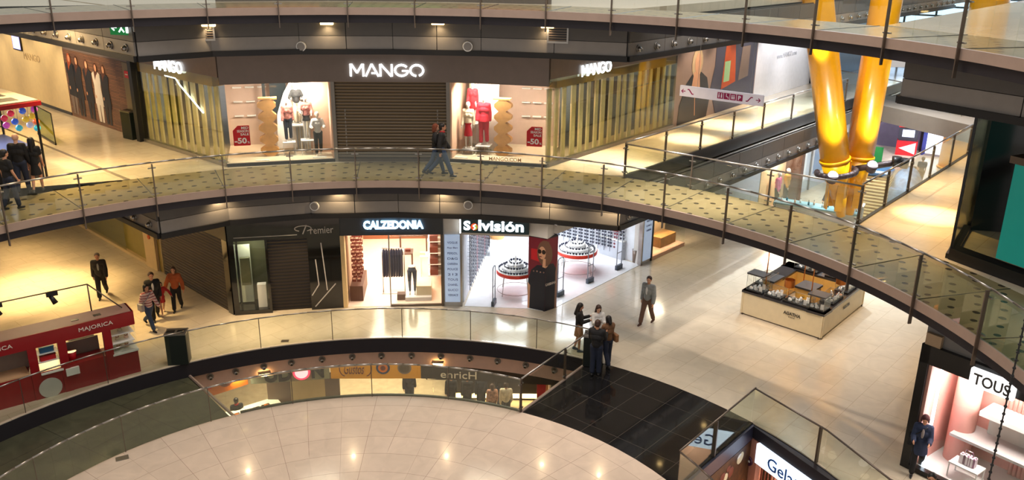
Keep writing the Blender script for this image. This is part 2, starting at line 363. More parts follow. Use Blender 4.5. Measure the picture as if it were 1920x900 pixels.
# ---- balustrades
def balustrade(label, pts, z, kind='post', h=1.04, posts=True, rail=.025, group=None, glass=GLASS, drop=.55, arcpts=None, inward=None):
    """pts: corner/post points; arcpts: for each bay a list of points making its curve"""
    o = thing('glass_balustrade', label, 'balustrade', (pts[0][0], pts[0][1], z))
    base = Vector((pts[0][0], pts[0][1], 0)); n = len(pts)
    bays = arcpts or [[pts[i], pts[i + 1]] for i in range(n - 1)]
    allp = [bays[0][0]] + [q for b in bays for q in b[1:]]
    L = lambda p, zz: Vector((p[0] - base.x, p[1] - base.y, zz))
    for b in bays:
        m = MB(); th = .012
        for p, q in zip(b[:-1], b[1:]):
            c = (L(p, 0) + L(q, 0)) / 2; d = Vector((q[0] - p[0], q[1] - p[1]))
            g = d.length; k = g - (.02 if posts else .004) if len(b) == 2 else g
            zz0 = .03; zz1 = h - (.10 if kind == 'post' else .0)
            vs = [m.bm.verts.new(v) for v in (c.xy.to_3d() - Vector((*(d.normalized() * k / 2), 0)), c.xy.to_3d() + Vector((*(d.normalized() * k / 2), 0)))]
            v2 = [m.bm.verts.new(v.co + Vector((0, 0, zz1))) for v in vs]
            for v in vs: v.co.z = zz0
            m.bm.faces.new((vs[0], vs[1], v2[1], v2[0]))
        ob = m.build('glass_pane', glass, o)
        sd = ob.modifiers.new('thickness', 'SOLIDIFY'); sd.thickness = .01
    MB().path([L(p, h) for p in allp], rail, STEEL if kind != 'dark' else POST, 8).build('handrail', STEEL, o)
    if kind == 'post':
        for i, p in enumerate(pts):
            q = L(p, 0); nx = pts[min(i + 1, n - 1)]; pv = pts[max(i - 1, 0)]; a = math.atan2(nx[1] - pv[1], nx[0] - pv[0])
            off = Vector((0, 0, 0))
            if inward: off = Vector((inward[0] - p[0], inward[1] - p[1], 0)).normalized() * .065
            po = MB().box(q + off + Vector((0, 0, (h - .03 - drop) / 2)), (.028, .075, h - .03 + drop), POST, a).build('post', POST, o)
            for zc in (h - .16, .12): MB().box(q + off * .3 + Vector((0, 0, zc)), (.21, .04, .03), STEEL, a).build('clamp', STEEL, po)
    elif kind == 'thin':
        for p in pts:
            q = L(p, 0); MB().tube(q, q + Vector((0, 0, h)), .012, m=POST, n=6).build('post', POST, o)
    return o
def arcbays(r, angs, sub=3): return [[pol(r, a + (b - a) * k / sub) for k in range(sub + 1)] for a, b in zip(angs[:-1], angs[1:])]
A2 = [-11] + list(range(-2, 180, 9))
balustrade('long curved glass balustrade on posts along the middle bridge, facing the rotunda', [pol(RI - .02, a) for a in A2], Z2, arcpts=arcbays(RI - .02, A2), inward=C0)
balustrade('long curved glass balustrade on posts along the topmost bridge', [pol(RI - .02, a) for a in A2], Z3, arcpts=arcbays(RI - .02, A2), inward=C0)
A1 = [60.6] + [70.4, 80.7, 91.2, 101.7, 112.2, 122.7, 133.2, 143.7, 154.2, 165]
balustrade('curved frameless glass balustrade on the shopping floor edge, in front of the stores', [pol(RI + .03, a) for a in A1], 0, 'thin', arcpts=arcbays(RI + .03, A1), rail=.022)
A0 = [64.8, 79.4, 94.3, 109.3, 124.3, 139.5, 154.5, 169.5]
balustrade('curved frameless glass balustrade round the pale round floor', [pol(RD - .03, a) for a in A0], 0, 'thin', arcpts=arcbays(RD - .03, A0, 5), rail=.026, glass=GLASSG)
pA, pB = pol(RD, 64.8), pol(RI, 61.8); pM = pA.lerp(pB, .60)
balustrade('short straight glass balustrade with sloping handrail beside the black walkway', [pA, pM, pB], 0, 'post', drop=.1)
struct(MB().tube((*pA, -.03), (*pB, -.03), .06, m=TRIM, n=6).build('trim_6'), 'grey metal edge of the black walkway', 'trim')
# opening over the ice cream shop
gA, gB = Vector((4.06, 17.55)), Vector((6.69, 20.65))
gm = gA.lerp(gB, .38)
ang2 = [36.3, 25, 13.7, 2.4]
balustrade('straight glass balustrade at the end of the black walkway above the ice cream shop', [gA, gm, gB], 0, 'dark', drop=.1)
o_ = balustrade('faceted glass balustrade round the opening above the ice cream shop, on beige floor', [pol(RI, a) for a in ang2], 0, 'dark', drop=.3)
for p in (gA.lerp(gB, .45), pol(RI, 26), pol(RI, 15)):
    b = MB().box((p.x - o_.location.x, p.y - o_.location.y, .45), (.05, .10, 1.15), POST, .9 if p.x < 6 else -.9).build('post', POST, o_)
A00 = [29.6, 18, 6]
balustrade('glass balustrade on the round floor beside the ice cream opening', [pol(RD - .03, a) for a in A00], 0, 'dark', arcpts=arcbays(RD - .03, A00, 3))
# void balustrades on the middle level
va, vb = Vector((3.6, 26.65)), Vector((9.3, 21.9))
cross = [va, va.lerp(vb, .32), va.lerp(vb, .655), vb]
balustrade('straight glass balustrade across the end of the mall void, behind the middle bridge', cross, Z2, 'post', drop=.2)
lft = [va + ER * t for t in (0, 2.45, 4.9, 7.4, 10, 12.8, 15.7, 19)]
balustrade('glass balustrade of the side balcony in front of the posters', lft, Z2, 'post', drop=.1, h=1.1)
rgt = [vb + ER * t for t in (0, 2.1, 4.2, 6.4, 8.7, 11, 13.6, 17, 21)]
balustrade('glass balustrade of the right-hand walkway beside the yellow columns', rgt, Z2, 'post', drop=.1, h=1.1)

# ---- slabs over block A, block B, left sector
frontA = [Vector(p) for p in ((-10.5, 24.1), (-8.9, 25.5), (-6.5, 26.3), (-3.7, 26.55), (-1, 26.4), (1.2, 26.0), (3.3, 25.4))]
frontB = [Vector((8.6, 18.9)), Vector((9.95, 16.6)), Vector((12.2, 12.6))]
def slab(name, pts, z0, z1, m, lab): return struct(MB().prism([tuple(p) for p in pts], z0, z1, m).build(name), lab, 'ceiling' if name == 'ceiling' else 'floor')
outA = frontA + [frontA[-1] + ER * 42, frontA[0] + EL * 42]
inA = [p + Vector((0, .25)) for p in outA]
# middle level: balcony + room floors
for z, lv in ((Z2, 'middle'), (Z3, 'top')):
    slab('floor', [frontA[0] + EL * .3 + Vector((.1, .1))] + [pol(RO - .1, a) for a in (122, 115, 108, 101, 94, 87, 80, 73, 66)] + [va, va + ER * 36, frontA[0] + EL * 42], z - .3, z - .004, STONE, f'stone floor in front of the corner store, {lv} level')
    slab('ceiling', inA, z - 1.25, z - .52, CEIL, f'ceiling slab under the {lv} level in front of the corner store')
    slab('floor', [vb, vb + ER * 36, vb + ER * 36 + Vector((9, -8)), Vector((24, 10)), pol(RO - .05, -18), pol(RO - .05, -8), pol(RO - .05, 2), pol(RO - .05, 12), pol(RO - .05, 22)], z - .3, z - .004, STONE, f'stone floor of the right-hand walkway, {lv} level')
    slab('ceiling', [(frontB[0] if z == Z3 else Vector((9.75, 18.75))) + ER * .2, frontB[0] + ER * 36, Vector((34, 30)), Vector((24, 10))] + ([frontB[2] + Vector((.2, .1)), frontB[1] + Vector((.2, .1))] if z == Z3 else [Vector((14.2, 13.0))]), (z - 1.3) if z == Z3 else z - .9, z - .52, CEIL, f'ceiling slab over the right-hand walkway, under the {lv} level')
    slab('floor', [frontA[0] + EL * .35, frontA[0] + EL * 42, Vector((-62, 30)), Vector((-45, 12))] + [pol(RO - .05, a) for a in (176, 168, 160, 152, 144, 136, 128, 123)], z - .3, z - .004, STONE, f'stone floor of the left-hand mall, {lv} level')

# fascia cladding: panels, lip, spots
def fascia(pts, zlip, lab, dark=True, nz=False, jump=2.0, n0=0, lamp=()):
    root = struct(thing('trim_7', lab, 'fascia', (0, 0, 0)), lab, 'fascia')
    for a, b in zip(pts[:-1], pts[1:]):
        L = (b - a).length; t = (b - a) / L; out = Vector((t.y, -t.x)); an = math.atan2(t.y, t.x); k = max(1, round(L / jump)); w = L / k
        c = (a + b) / 2 + out * .02
        MB().box((c.x, c.y, zlip + .07), (L + .06, .22, .16), LIP, an).build('lip', LIP, root)
        for i in range(k):
            q = a + t * (w * (i + .5)) + out * .03
            MB().box((q.x, q.y, zlip + .34), (w - .025, .06, .38), PANEL, an).build('cladding_panel', PANEL, root)
            MB().box((q.x, q.y, zlip + .815), (w - .025, .06, .54), PANELD, an).build('cladding_panel', PANELD, root)
            if nz:
                for s_ in (-.25, .25):
                    v = a + t * (w * (i + .5 + s_)) + out * .06; nozzle(root, (v.x, v.y, zlip + .34), out, r=.115)
        c2 = (a + b) / 2 - out * .03
        MB().box((c2.x, c2.y, zlip + .6), (L + .02, .05, 1.05), BLACK, an).build('backing', BLACK, root)
    return root
for z, lv in ((Z3, 'upper'), (Z2, 'lower')):
    f = fascia([p for p in frontA], z - 1.42, f'grey panelled fascia with black lip above the stores, {lv} one', jump=1.7)
    fascia([frontA[-1], frontA[-1] + ER * 34], z - 1.42, f'grey panelled fascia with round spots along the right mall, {lv} one', nz=True)
    fascia([frontA[0] + EL * 30, frontA[0]], z - 1.42, f'grey panelled fascia with round spots along the left mall, {lv} one', nz=True)
    if z == Z2: continue
    fascia([frontB[0], frontB[1], frontB[2]], z - 1.42, f'grey panelled fascia on the block above the jewellery store, {lv} one', jump=2.6)
    fascia([frontB[0] + ER * 30, frontB[0]], z - 1.42, f'grey panelled fascia along the right-hand walkway, {lv} one')
# dark edge beam under the balcony
for a, b, lab in ((va, va + ER * 34, 'balcony in front of the posters'), (vb + ER * 34, vb, 'right-hand walkway')):
    t = (b - a).normalized(); L = (b - a).length; c = (a + b) / 2
    struct(MB().box((c.x, c.y, Z2 - .2), (L, .1, .45), mat('grey steel edge', (74, 72, 70), .4, .4), math.atan2(t.y, t.x)).build('trim_8'), 'dark steel edge of the ' + lab, 'trim')

# lamps on the upper fascia
aF = (-6.5, 26.3); bF = (-1, 26.4)
for px, py, w in ((395, 46, 'far left one'), (615, 43, 'above left end of the shutter'), (822, 43, 'above right end of the shutter'), (1026, 49, 'far right one')):
    q = vp(px, py, aF if 500 < px < 900 else (frontA[1] if px < 500 else frontA[4]), bF if 500 < px < 900 else (frontA[2] if px < 500 else frontA[5]))
    t = thing('wall_lamp', 'bright oblong wall lamp on the dark grey fascia, ' + w, 'lamp', (q.x, q.y - .12, q.z), 0, 'wall lamps on the upper fascia')
    MB().b2(-.19, .19, -.12, .0, -.04, .04, LAMPW).build('lamp_diffuser', LAMPW, t, bevel=.015)
    MB().b2(-.21, .21, -.14, .1, .04, .07, STEEL).build('bracket', STEEL, t)
    light('SPOT', (q.x, q.y - .2, q.z - .05), 46, WARM, .05, (q.x, q.y + .05, q.z - 1), 140, .8)
for x in (-9.0, -5.55, -2.25, 1.15, 4.0):      # lamps on the lower fascia, hidden by the bridge but mirrored in the floor
    i = max(k for k in range(len(frontA) - 1) if frontA[k].x <= x) if x < 3.3 else 5
    A_, B_ = frontA[i], frontA[i + 1]; y = A_.y + (B_.y - A_.y) * (min(x, 3.2) - A_.x) / (B_.x - A_.x); x = min(x, 3.1)
    t = thing('wall_lamp', 'bright oblong wall lamp on the lower grey fascia under the middle bridge', 'lamp', (x, y - .12, 5.0), 0, 'wall lamps on the lower fascia')
    MB().b2(-.19, .19, -.12, .0, -.04, .04, LAMPW).build('lamp_diffuser', LAMPW, t, bevel=.015); MB().b2(-.21, .21, -.14, .1, .04, .07, STEEL).build('bracket', STEEL, t)
    light('SPOT', (x, y - .25, 4.9), 90, WARM, .05, (x, y - .1, 0), 150, .8)
for px, py in ((565, 87), (877, 87), (590, 386), (878, 384)):
    up_ = py < 200; q = vp(px, py, (-10, 26.25), (10, 26.25))
    MB().tube((q.x, q.y, q.z), (q.x, q.y - .07, q.z), .15, .13, WHITE, 20)
    m = MB().tube((0, 0, 0), (0, -.05, 0), .155, .145, WHITE, 24).tube((0, -.05, 0), (0, -.06, 0), .12, .11, PANEL, 24)
    tag(m.build('wall_speaker', None, None, (q.x, q.y + (-.02 if up_ else -.02), q.z)), 'round pale speaker disc on the %s grey fascia, %s' % ('upper' if up_ else 'lower', 'left of the store sign' if px < 700 else 'right of the store sign'), 'speaker', 'round discs on the fascia')
for px, py, w, A_, B_ in ((382, 55, 'left', frontA[1], frontA[2]), (1046, 60, 'right', frontA[4], frontA[5])):
    q = vp(px, py, A_, B_); an = ang(A_, B_)
    t = thing('vent_grille', f'square vent grille with pale frame on the {w} of the upper fascia', 'vent', (q.x, q.y - .08, q.z), an)
    MB().b2(-.3, .3, -.02, .02, -.28, .28, BLACK).build('backing', BLACK, t)
    m = MB(); [m.b2(*v) for v in ((-.32, .32, -.05, -.02, .26, .32, STEEL), (-.32, .32, -.05, -.02, -.32, -.26, STEEL), (-.32, -.27, -.05, -.02, -.26, .26, STEEL), (.27, .32, -.05, -.02, -.26, .26, STEEL))]; m.build('frame', STEEL, t)
    m = MB(); [m.b2(-.27, .27, -.04, -.02, -.25 + i * .07, -.22 + i * .07, POST) for i in range(7)]; m.build('louvres', POST, t)

# ================================================================== STORES, middle level (big corner fashion store)
m0, m1, m2, m3 = Vector((-9.37, 27.23)), Vector((-6.02, 28.15)), Vector((-2.12, 28.3)), Vector((1.14, 27.67))
HT = 2.68                      # opening height
OAK = mat('pale oak', (214, 160, 96), .4, noise=.15); PEACH = mat('blush wall', (236, 196, 168), .5)
SLATC = mat('gold timber slat', (222, 206, 158), .4, noise=.1)
def logo_strokes(parent, x, z, w, h, m, y=-.05, cut=0):
    """the store sign: geometric capitals M A N G O with stencil gaps"""
    MBx = MB(); lw = w / 5.35; gp = lw * .12; t = h * .155; X = x; H = h
    def tr(pts): return [(X + p[0] * lw, z + p[1] * H) for p in pts]
    MBx.stroke(tr([(.04, 0), (.04, 1)]), t, y - .03, y, m).stroke(tr([(.10, .98), (.5, .28)]), t, y - .03, y, m).stroke(tr([(.5, .28), (.90, .98)]), t, y - .03, y, m).stroke(tr([(.96, 1), (.96, 0)]), t, y - .03, y, m); X += lw * 1.13
    MBx.stroke(tr([(.0, 0), (.46, 1)]), t, y - .03, y, m).stroke(tr([(.46, 1), (.95, 0)]), t, y - .03, y, m).stroke(tr([(.42, .26), (.72, .26)]), t * .8, y - .03, y, m); X += lw * 1.05
    MBx.stroke(tr([(.04, 0), (.04, 1)]), t, y - .03, y, m).stroke(tr([(.08, .98), (.84, .02)]), t, y - .03, y, m).stroke(tr([(.88, 0), (.88, 1)]), t, y - .03, y, m); X += lw * 1.08
    cir = lambda a0, a1, cx=.52, cy=.5, n=18: [(cx + .48 * math.cos(R(a0 + (a1 - a0) * i / n)), cy + .44 * math.sin(R(a0 + (a1 - a0) * i / n))) for i in range(n + 1)]
    MBx.stroke(tr(cir(40, 355)), t, y - .03, y, m).stroke(tr([(.55, .46), (1.0, .46)]), t * .9, y - .03, y, m); X += lw * 1.12
    MBx.stroke(tr(cir(-68, 262)), t, y - .03, y, m)
    return MBx.build('lettering', m, parent)

# centre: header + shutter
t, L = facade('storefront_header', 'dark grey header over the closed shutter with white lit store name', 'sign board', m1, m2, Z2)
MB().b2(0, L, -.10, .12, HT, 3.95, GREYD).build('fascia_board', GREYD, t)
logo_strokes(t, .68, 2.87, 2.36, .40, WLED, -.14)
t, L = facade('roller_shutter', 'closed brown grey ribbed roller shutter of the corner fashion store', 'shutter', m1, m2, Z2)
SHUT = ribmat('brown roller shutter', (70, 60, 50), (128, 112, 92), .105, .4, .45)
MB().b2(.12, L - .12, 0, .06, 0, HT, SHUT).build('curtain', SHUT, t)
for x in (.06, L - .06): MB().b2(x - .06, x + .06, -.09, .1, 0, HT, PANEL).build('guide_rail', PANEL, t)
MB().b2(.0, L, -.07, .07, 0, .1, POST).build('bottom_bar', POST, t)
m = MB()
for x in (.42, L - .42):
    for i in range(12): m.b2(x - .02, x + .02, -.015, .0, .25 + i * .13, .33 + i * .13, PANEL)
m.build('slot_row', PANEL, t)

def window_bay(a, b, side):
    t, L = facade('shop_window', f'brightly lit fashion store window {"left" if side < 0 else "right"} of the closed shutter', 'shop window', a, b, Z2)
    MB().b2(0, L, -.1, .1, HT, 3.95, GREYD).build('fascia_board', GREYD, t)
    MB().b2(-.0, L, -.08, 2.6, .0, .12, mat('window floor', (232, 214, 190), .3)).build('window_floor', None, t)
    MB().b2(-.0, L, -.1, -.05, -.02, .1, BLACK).build('plinth_edge', BLACK, t)
    MB().b2(-.0, L, 2.6, 2.7, 0, HT, mat('blush grey wall', (206, 176, 158), .5)).build('back_wall', None, t)
    MB().b2(0, L, -.05, 2.7, HT, HT + .08, WHITE).build('window_ceiling', WHITE, t)
    xa = (0, .06) if side < 0 else (L - .06, L); xb = (L - .07, L) if side < 0 else (0, .07)
    MB().b2(xb[0], xb[1], -.06, 2.6, 0, HT, PEACH).build('side_wall', PEACH, t)
    m = MB(); m.b2(0, L, -.03, -.015, .1, HT, SHOPG); m.build('glass_pane', SHOPG, t)
    # bright backdrop panel and pink side panels
    x0 = L * .62 if side < 0 else L * .10
    w = 1.0 if side < 0 else .95
    m = MB(); m.b2(x0, x0 + w, 1.4, 1.5, .1, HT, WHITE)
    for i in range(10): m.b2(x0 + i * w / 10, x0 + i * w / 10 + .03, 1.36, 1.4, .1, HT, CREAM)
    m.build('pleated_backdrop', WHITE, t)
    if side < 0:
        MB().b2(L - .72, L - .07, .9, 1.0, .1, HT, PEACH).build('side_panel', PEACH, t)
        m = MB().b2(1.25, 1.35, 1.9, 2.0, .1, HT, mat('dark mirror', (40, 48, 52), .1)).b2(1.5, 2.05, 1.9, 1.95, 1.3, HT, _m['dark mirror']); m.build('mirror_panel', None, t)
    # lit shelves seen at the back
    m = MB()
    for i in range(3):
        for k in range(3):
            xx = (.25 + i * .42) if side < 0 else (L - .55 - i * .4)
            m.b2(xx, xx + .3, 2.5, 2.6, 1.15 + k * .5, 1.19 + k * .5, WHITE)
    m.build('shelf', WHITE, t)
    return t, L
winL, LL = window_bay(m0, m1, -1); winR, LR = window_bay(m2, m3, 1)
def loc_of(t, x, y, z=0):
    a = t.rotation_euler.z; return Vector((t.location.x + x * math.cos(a) - y * math.sin(a), t.location.y + x * math.sin(a) + y * math.cos(a), t.location.z + z))
for t, L, xs in ((winL, LL, (1.9, 2.6)), (winR, LR, (.75, 1.6))):
    for x in xs:
        p = loc_of(t, x, .6, HT - .05); light('AREA', p, 105, (1, .88, .72), .5, loc_of(t, x, 1.3, 0))
    p = loc_of(t, L * (.25 if t is winL else .8), 1.3, HT - .05); light('AREA', p, 16, (1, .8, .6), .5, (p.x, p.y, 0))
def sale(t, x, z, lab):
    s = thing('sale_sign', lab, 'sign', loc_of(t, x, -.035, z), t.rotation_euler.z)
    MB().plate([(0, 0), (.52, 0), (.52, .66), (.16, .66), (0, .5)], -.012, .0, RED).build('board', RED, s)
    for i, (w, tx) in enumerate(((.22, 'MID'), (.36, 'SEASON'), (.26, 'SALE'))): text(tx, s, .49 - w, .545 - i * .105, w, .08, WHITE, -.016, .003, .02)
    text('-50', s, .03, .07, .38, .19, WHITE, -.016, .003, .03); text('%', s, .43, .07, .07, .07, WHITE, -.016, .003, .01)
sale(winL, .27, .68, 'red MID SEASON SALE -50% sign on the window left of the shutter')
sale(winR, 2.62, .68, 'red MID SEASON SALE -50% sign on the window right of the shutter')
text('MANGO.COM', winR, 1.35, .13, 1.1, .12, OAK, -.06, .004, .01)
for t, xs, w in ((winL, (.9, 2.75), 'left'), (winR, (.12,), 'right')):
    for i, x in enumerate(xs):
        p = loc_of(t, x, .05, .12); tag(MB().b2(0, .45, 0, .16, 0, .02, WHITE).build('price_card', WHITE, None, p, t.rotation_euler.z, .004), f'white price card lying at the foot of the {w} store window' + (', beside the twisted column' if i == 0 and w == 'left' else ', at the shutter end' if w == 'left' else ''), 'card')
def zigzag(t, x, y, lab, flip=1):
    s = thing('twisted_column', lab, 'display column', loc_of(t, x, y, .12), t.rotation_euler.z)
    n = 5; h = .385
    for i in range(n):
        z = i * h; m = MB(); a, b = .30, .12
        # hexagonal faceted unit: pinched between wide middles
        for (za, ra, zb, rb) in ((z, b, z + h / 2 - .05, a), (z + h / 2 - .05, a, z + h / 2 + .05, a), (z + h / 2 + .05, a, z + h, b)):
            lo = [(-ra, -.13), (ra, -.13), (ra, .13), (-ra, .13)]; hi = [(-rb, -.13), (rb, -.13), (rb, .13), (-rb, .13)]
            v = [m.bm.verts.new((flip * (p[0] - ra * .15), p[1], za)) for p in lo] + [m.bm.verts.new((flip * (p[0] - rb * .15), p[1], zb)) for p in hi]
            for q in ((0, 1, 5, 4), (1, 2, 6, 5), (2, 3, 7, 6), (3, 0, 4, 7), (4, 5, 6, 7), (3, 2, 1, 0)):
                f = m.bm.faces.new([v[k] for k in q])
        m.build('block', OAK, s)
    MB().b2(-.3, .3, -.14, .14, n * h, n * h + .05, OAK).build('cap', OAK, s)
zigzag(winL, 1.42, .75, 'oak column of stacked pinched blocks in the left store window')
zigzag(winR, 1.62, .75, 'oak column of stacked pinched blocks in the right store window', -1)
def sail(t, pts, y, lab): 
    s = tag(MB().plate(pts, 0, .02, mat('white sailcloth', (250, 240, 226), .6)).build('sail_panel', None, None, loc_of(t, 0, y, .12), t.rotation_euler.z), lab, 'display panel')
sail(winL, [(1.62, .1), (2.3, .1), (2.22, 2.45), (1.95, 2.0), (1.7, 1.3)], 1.3, 'tall white sail shaped panel in the left store window')
sail(winR, [(.35, .3), (1.35, -.0), (1.4, 2.4), (1.1, 2.3), (.62, 1.2)], 1.28, 'tall white sail shaped panel in the right store window')
# white wire plinths
def plinth(t, x, y, w, h, lab):
    s = thing('display_plinth', lab, 'plinth', loc_of(t, x, y, .12), t.rotation_euler.z); m = MB()
    MB().b2(-w / 2, w / 2, -w / 2, w / 2, h - .03, h, WHITE).build('top', WHITE, s)
    for sx in (-1, 1):
        for sy in (-1, 1): MB().tube((sx * w * .46, sy * w * .46, 0), (sx * w * .46, sy * w * .46, h - .03), .012, m=WHITE, n=6).build('leg', WHITE, s)
PL = [plinth(winL, 2.02, .8, .42, .45, 'low white wire plinth under the striped jacket mannequin'), plinth(winL, 2.36, 1.15, .42, .95, 'tall white wire plinth under the black top mannequin'), plinth(winL, 2.62, .75, .42, .5, 'white wire plinth under the plaid shirt mannequin'),
      plinth(winR, .95, .9, .5, .3, 'low white wire plinth under the red suit mannequin'), plinth(winR, .45, .75, .4, .2, 'low white plinth under the red dress mannequin'), plinth(winR, .5, 1.15, .4, 1.0, 'tall white plinth under the rearmost mannequin')]

# side walls with slats behind reflective glazing
def slatwall(a, b, lab, logo):
    t, L = facade('slatted_storefront', lab, 'storefront', a, b, Z2); H = 2.55
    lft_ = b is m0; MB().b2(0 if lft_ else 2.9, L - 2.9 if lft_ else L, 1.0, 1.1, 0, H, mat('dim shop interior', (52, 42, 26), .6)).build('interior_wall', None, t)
    MB().b2(0, L, -.05, .2, H + .35, 3.95, GREYD).build('fascia_board', GREYD, t)
    MB().b2(0, L, -.06, .12, -.0, .12, STEEL).build('bottom_rail', STEEL, t)
    MB().b2(0 if lft_ else .5, L - .5 if lft_ else L, .05, .45, H, H + .35, mat('gold soffit', (176, 140, 60), .4)).build('header_strip', None, t)
    x = .12; i = 0
    while x < L - .2:
        w = (.30, .22, .26, .34)[i % 4]
        MB().b2(x, x + w * .72, .12, .18, .1, H, SLATC).build('slat', SLATC, t); x += w + (.15, .20, .26)[i % 3]; i += 1
    m = MB(); n = max(1, round(L / 2.4))
    for k in range(n): m.b2(k * L / n + .01, (k + 1) * L / n - .01, -.02, -.01, .12, 3.0, SIDEG)
    m.build('glass_pane', SIDEG, t)
    n = int(L / 1.6)
    for k in range(n):
        p = loc_of(t, (k + .5) * L / n, .7, H - .05); light('SPOT', p, 70, WARM2, .05, loc_of(t, (k + .5) * L / n, .5, 0), 110); p = loc_of(t, (k + .5) * L / n, -1.6, 3.6); light('SPOT', p, 120, (1, .78, .42), .08, loc_of(t, (k + .5) * L / n, 0, .6), 80)
    logo_strokes(t, logo, 2.80, 1.8, .38, WLED, -.08)
    return t, L
sl0 = m0 + (Vector((-13.51, 30.76)) - m0) * 1.0
tL, lL = slatwall(sl0, m0, 'glazed side wall with gold slats beside the left mall, lit name above', 1.55)
m = MB()                                     # glowing line drawn in place of a reflection on the glazing
m.path([((vp(px, py, sl0, m0).xy - sl0).length, .06, vp(px, py, sl0, m0).z - Z2) for px, py in ((306, 142), (326, 147), (334, 160), (378, 212))], .022, LAMPC)
q = m.build('glow_strip', LAMPC, tL)
tR, lR = slatwall(m3, Vector((6.5, 34.5)), 'glazed side wall with gold slats beside the right mall, lit name above', 1.75)
t = tag(MB().b2(-.12, .12, -.2, .2, 0, 3.3, BLACK).build('corner_post', BLACK, None, (sl0.x - .1, sl0.y + .1, Z2), ang(sl0, m0)), 'black corner post between gold slats and the mural on the left', 'post')

# poster murals -------------------------------------------------------
SKIN = mat('printed skin', (214, 160, 124), .5); HAIRB = mat('printed brown hair', (92, 50, 28), .5); PBLK = mat('printed black', (26, 24, 26), .45); PWHT = mat('printed white', (226, 214, 200), .45); PORG = mat('printed auburn', (176, 76, 30), .5); PGRY = mat('printed grey', (120, 104, 96), .5)
def oval(cx, cz, rx, rz, n=14): return [(cx + rx * math.cos(2 * math.pi * i / n), cz + rz * math.sin(2 * math.pi * i / n)) for i in range(n)]
def fig(m, x, z, h, coat, hair, legs=PBLK, y=-.012, w=1):
    m.plate([(x - .09 * h * w, z), (x - .02 * h, z), (x, z + .45 * h), (x - .13 * h * w, z + .45 * h)], y, y + .004, legs)
    m.plate([(x + .02 * h, z), (x + .08 * h * w, z), (x + .12 * h * w, z + .45 * h), (x - .0 * h, z + .45 * h)], y, y + .004, legs)
    m.plate([(x - .14 * h * w, z + .3 * h), (x + .14 * h * w, z + .28 * h), (x + .11 * h * w, z + .6 * h), (x + .15 * h * w, z + .8 * h), (x + .04 * h, z + .86 * h), (x - .04 * h, z + .86 * h), (x - .15 * h * w, z + .8 * h), (x - .11 * h * w, z + .6 * h)], y - .003, y + .001, coat)
    m.plate(oval(x, z + .89 * h, .075 * h, .10 * h), y - .005, y - .001, hair); m.plate([(x - .075 * h, z + .88 * h), (x - .06 * h, z + .7 * h), (x + .0 * h, z + .78 * h), (x + .075 * h, z + .88 * h)], y - .0055, y - .0015, hair)
    m.plate(oval(x + .01 * h, z + .905 * h, .042 * h, .058 * h), y - .008, y - .004, SKIN); m.plate(oval(x - .1 * h, z + .42 * h, .02 * h, .03 * h, 8), y - .008, y - .004, SKIN)
pa, pb = Vector((-18.5, 35.46)), Vector((-14.62, 31.92))
pb = Vector((-13.75, 31.1))
t, L = facade('poster_mural', 'wide mural of five people in dark coats before brown boards, on the left mall wall', 'mural', pa, pb, Z2)
PWOOD = tilemat('printed timber boards', (136, 92, 58), (60, 38, 24), 1.4, .06, 0, .4, .3, mortar=.012, veins=.3); 
nt = PWOOD.node_tree; mp = [n for n in nt.nodes if n.type == 'MAPPING'][0]; mp.inputs['Rotation'].default_value = (R(90), 0, 0)
MB().b2(0, L, 0, .06, .0, 2.75, PWOOD).build('printed_panel', PWOOD, t); MB().b2(-.1, L, .02, .2, 2.75, 3.95, GREYD).build('upper_wall', GREYD, t)
m = MB()
for x, h, c, hr, lg in ((.55, 2.5, PBLK, PORG, PGRY), (1.25, 2.45, PBLK, HAIRB, PBLK), (2.2, 2.4, PBLK, HAIRB, PBLK), (3.05, 2.35, PWHT, HAIRB, PWHT), (3.75, 2.35, PBLK, HAIRB, PBLK)): fig(m, x, .15, h, c, hr, lg, w=1.15)
m.build('printed_figure', None, t)
m = MB().b2(L - .9, L, -.02, .0, .1, 2.75, mat('olive panel', (120, 104, 60), .3)); m.build('side_panel', None, t)
for x in (1, 3): light('SPOT', loc_of(t, x, -2.2, 3.7), 330, (1, .78, .5), .1, loc_of(t, x, 0, 1.3), 85)  # unseen spots added to lift the dark mural
s = thing('small_sign', 'small red sign on the mural end beside the black corner post', 'sign', loc_of(t, L - .72, -.03, 2.2), t.rotation_euler.z)
MB().b2(0, .32, -.02, 0, 0, .26, RED).build('board', RED, s); MB().b2(.05, .27, -.025, -.02, .11, .15, WHITE).build('stripe', WHITE, s)
wl = Vector((-34, 49.8)); t, L = facade('wall_left', 'plain cream wall of the left mall with faint lettering', 'wall', wl, pa, Z2); t['kind'] = 'structure'
MB().b2(0, L, 0, .1, 0, 3.9, mat('cream hoarding', (232, 206, 158), .35)).build('wall_surface', None, t)
MB().b2(0, L, -.02, .0, 0, .12, BLACK).build('baseboard', BLACK, t)
for x in (2, 5.5, 9, 13): light('SPOT', loc_of(t, L - x, -2.5, 3.8), 420, (1, .78, .45), .1, loc_of(t, L - x, 0, 1.4), 90)
text('MANGO', t, L - 4.6, 1.9, 1.9, .3, mat('faint grey letters', (196, 168, 128), .4), -.01, .004, .0)
s = thing('screen_reflection', 'glowing panel drawn for a bluish screen mirrored in the cream wall of the left mall', 'screen', loc_of(t, L - 5.6, -.02, 2.25), t.rotation_euler.z)  # emissive box stands in for a screen mirrored on the board
MB().b2(-.0, 1.0, -.05, 0, 0, .75, BLACK).build('housing', BLACK, s); MB().b2(.05, .95, -.056, -.05, .05, .70, mat('violet screen reflection', (170, 170, 255), .3, emis=1.6)).build('display', None, s)
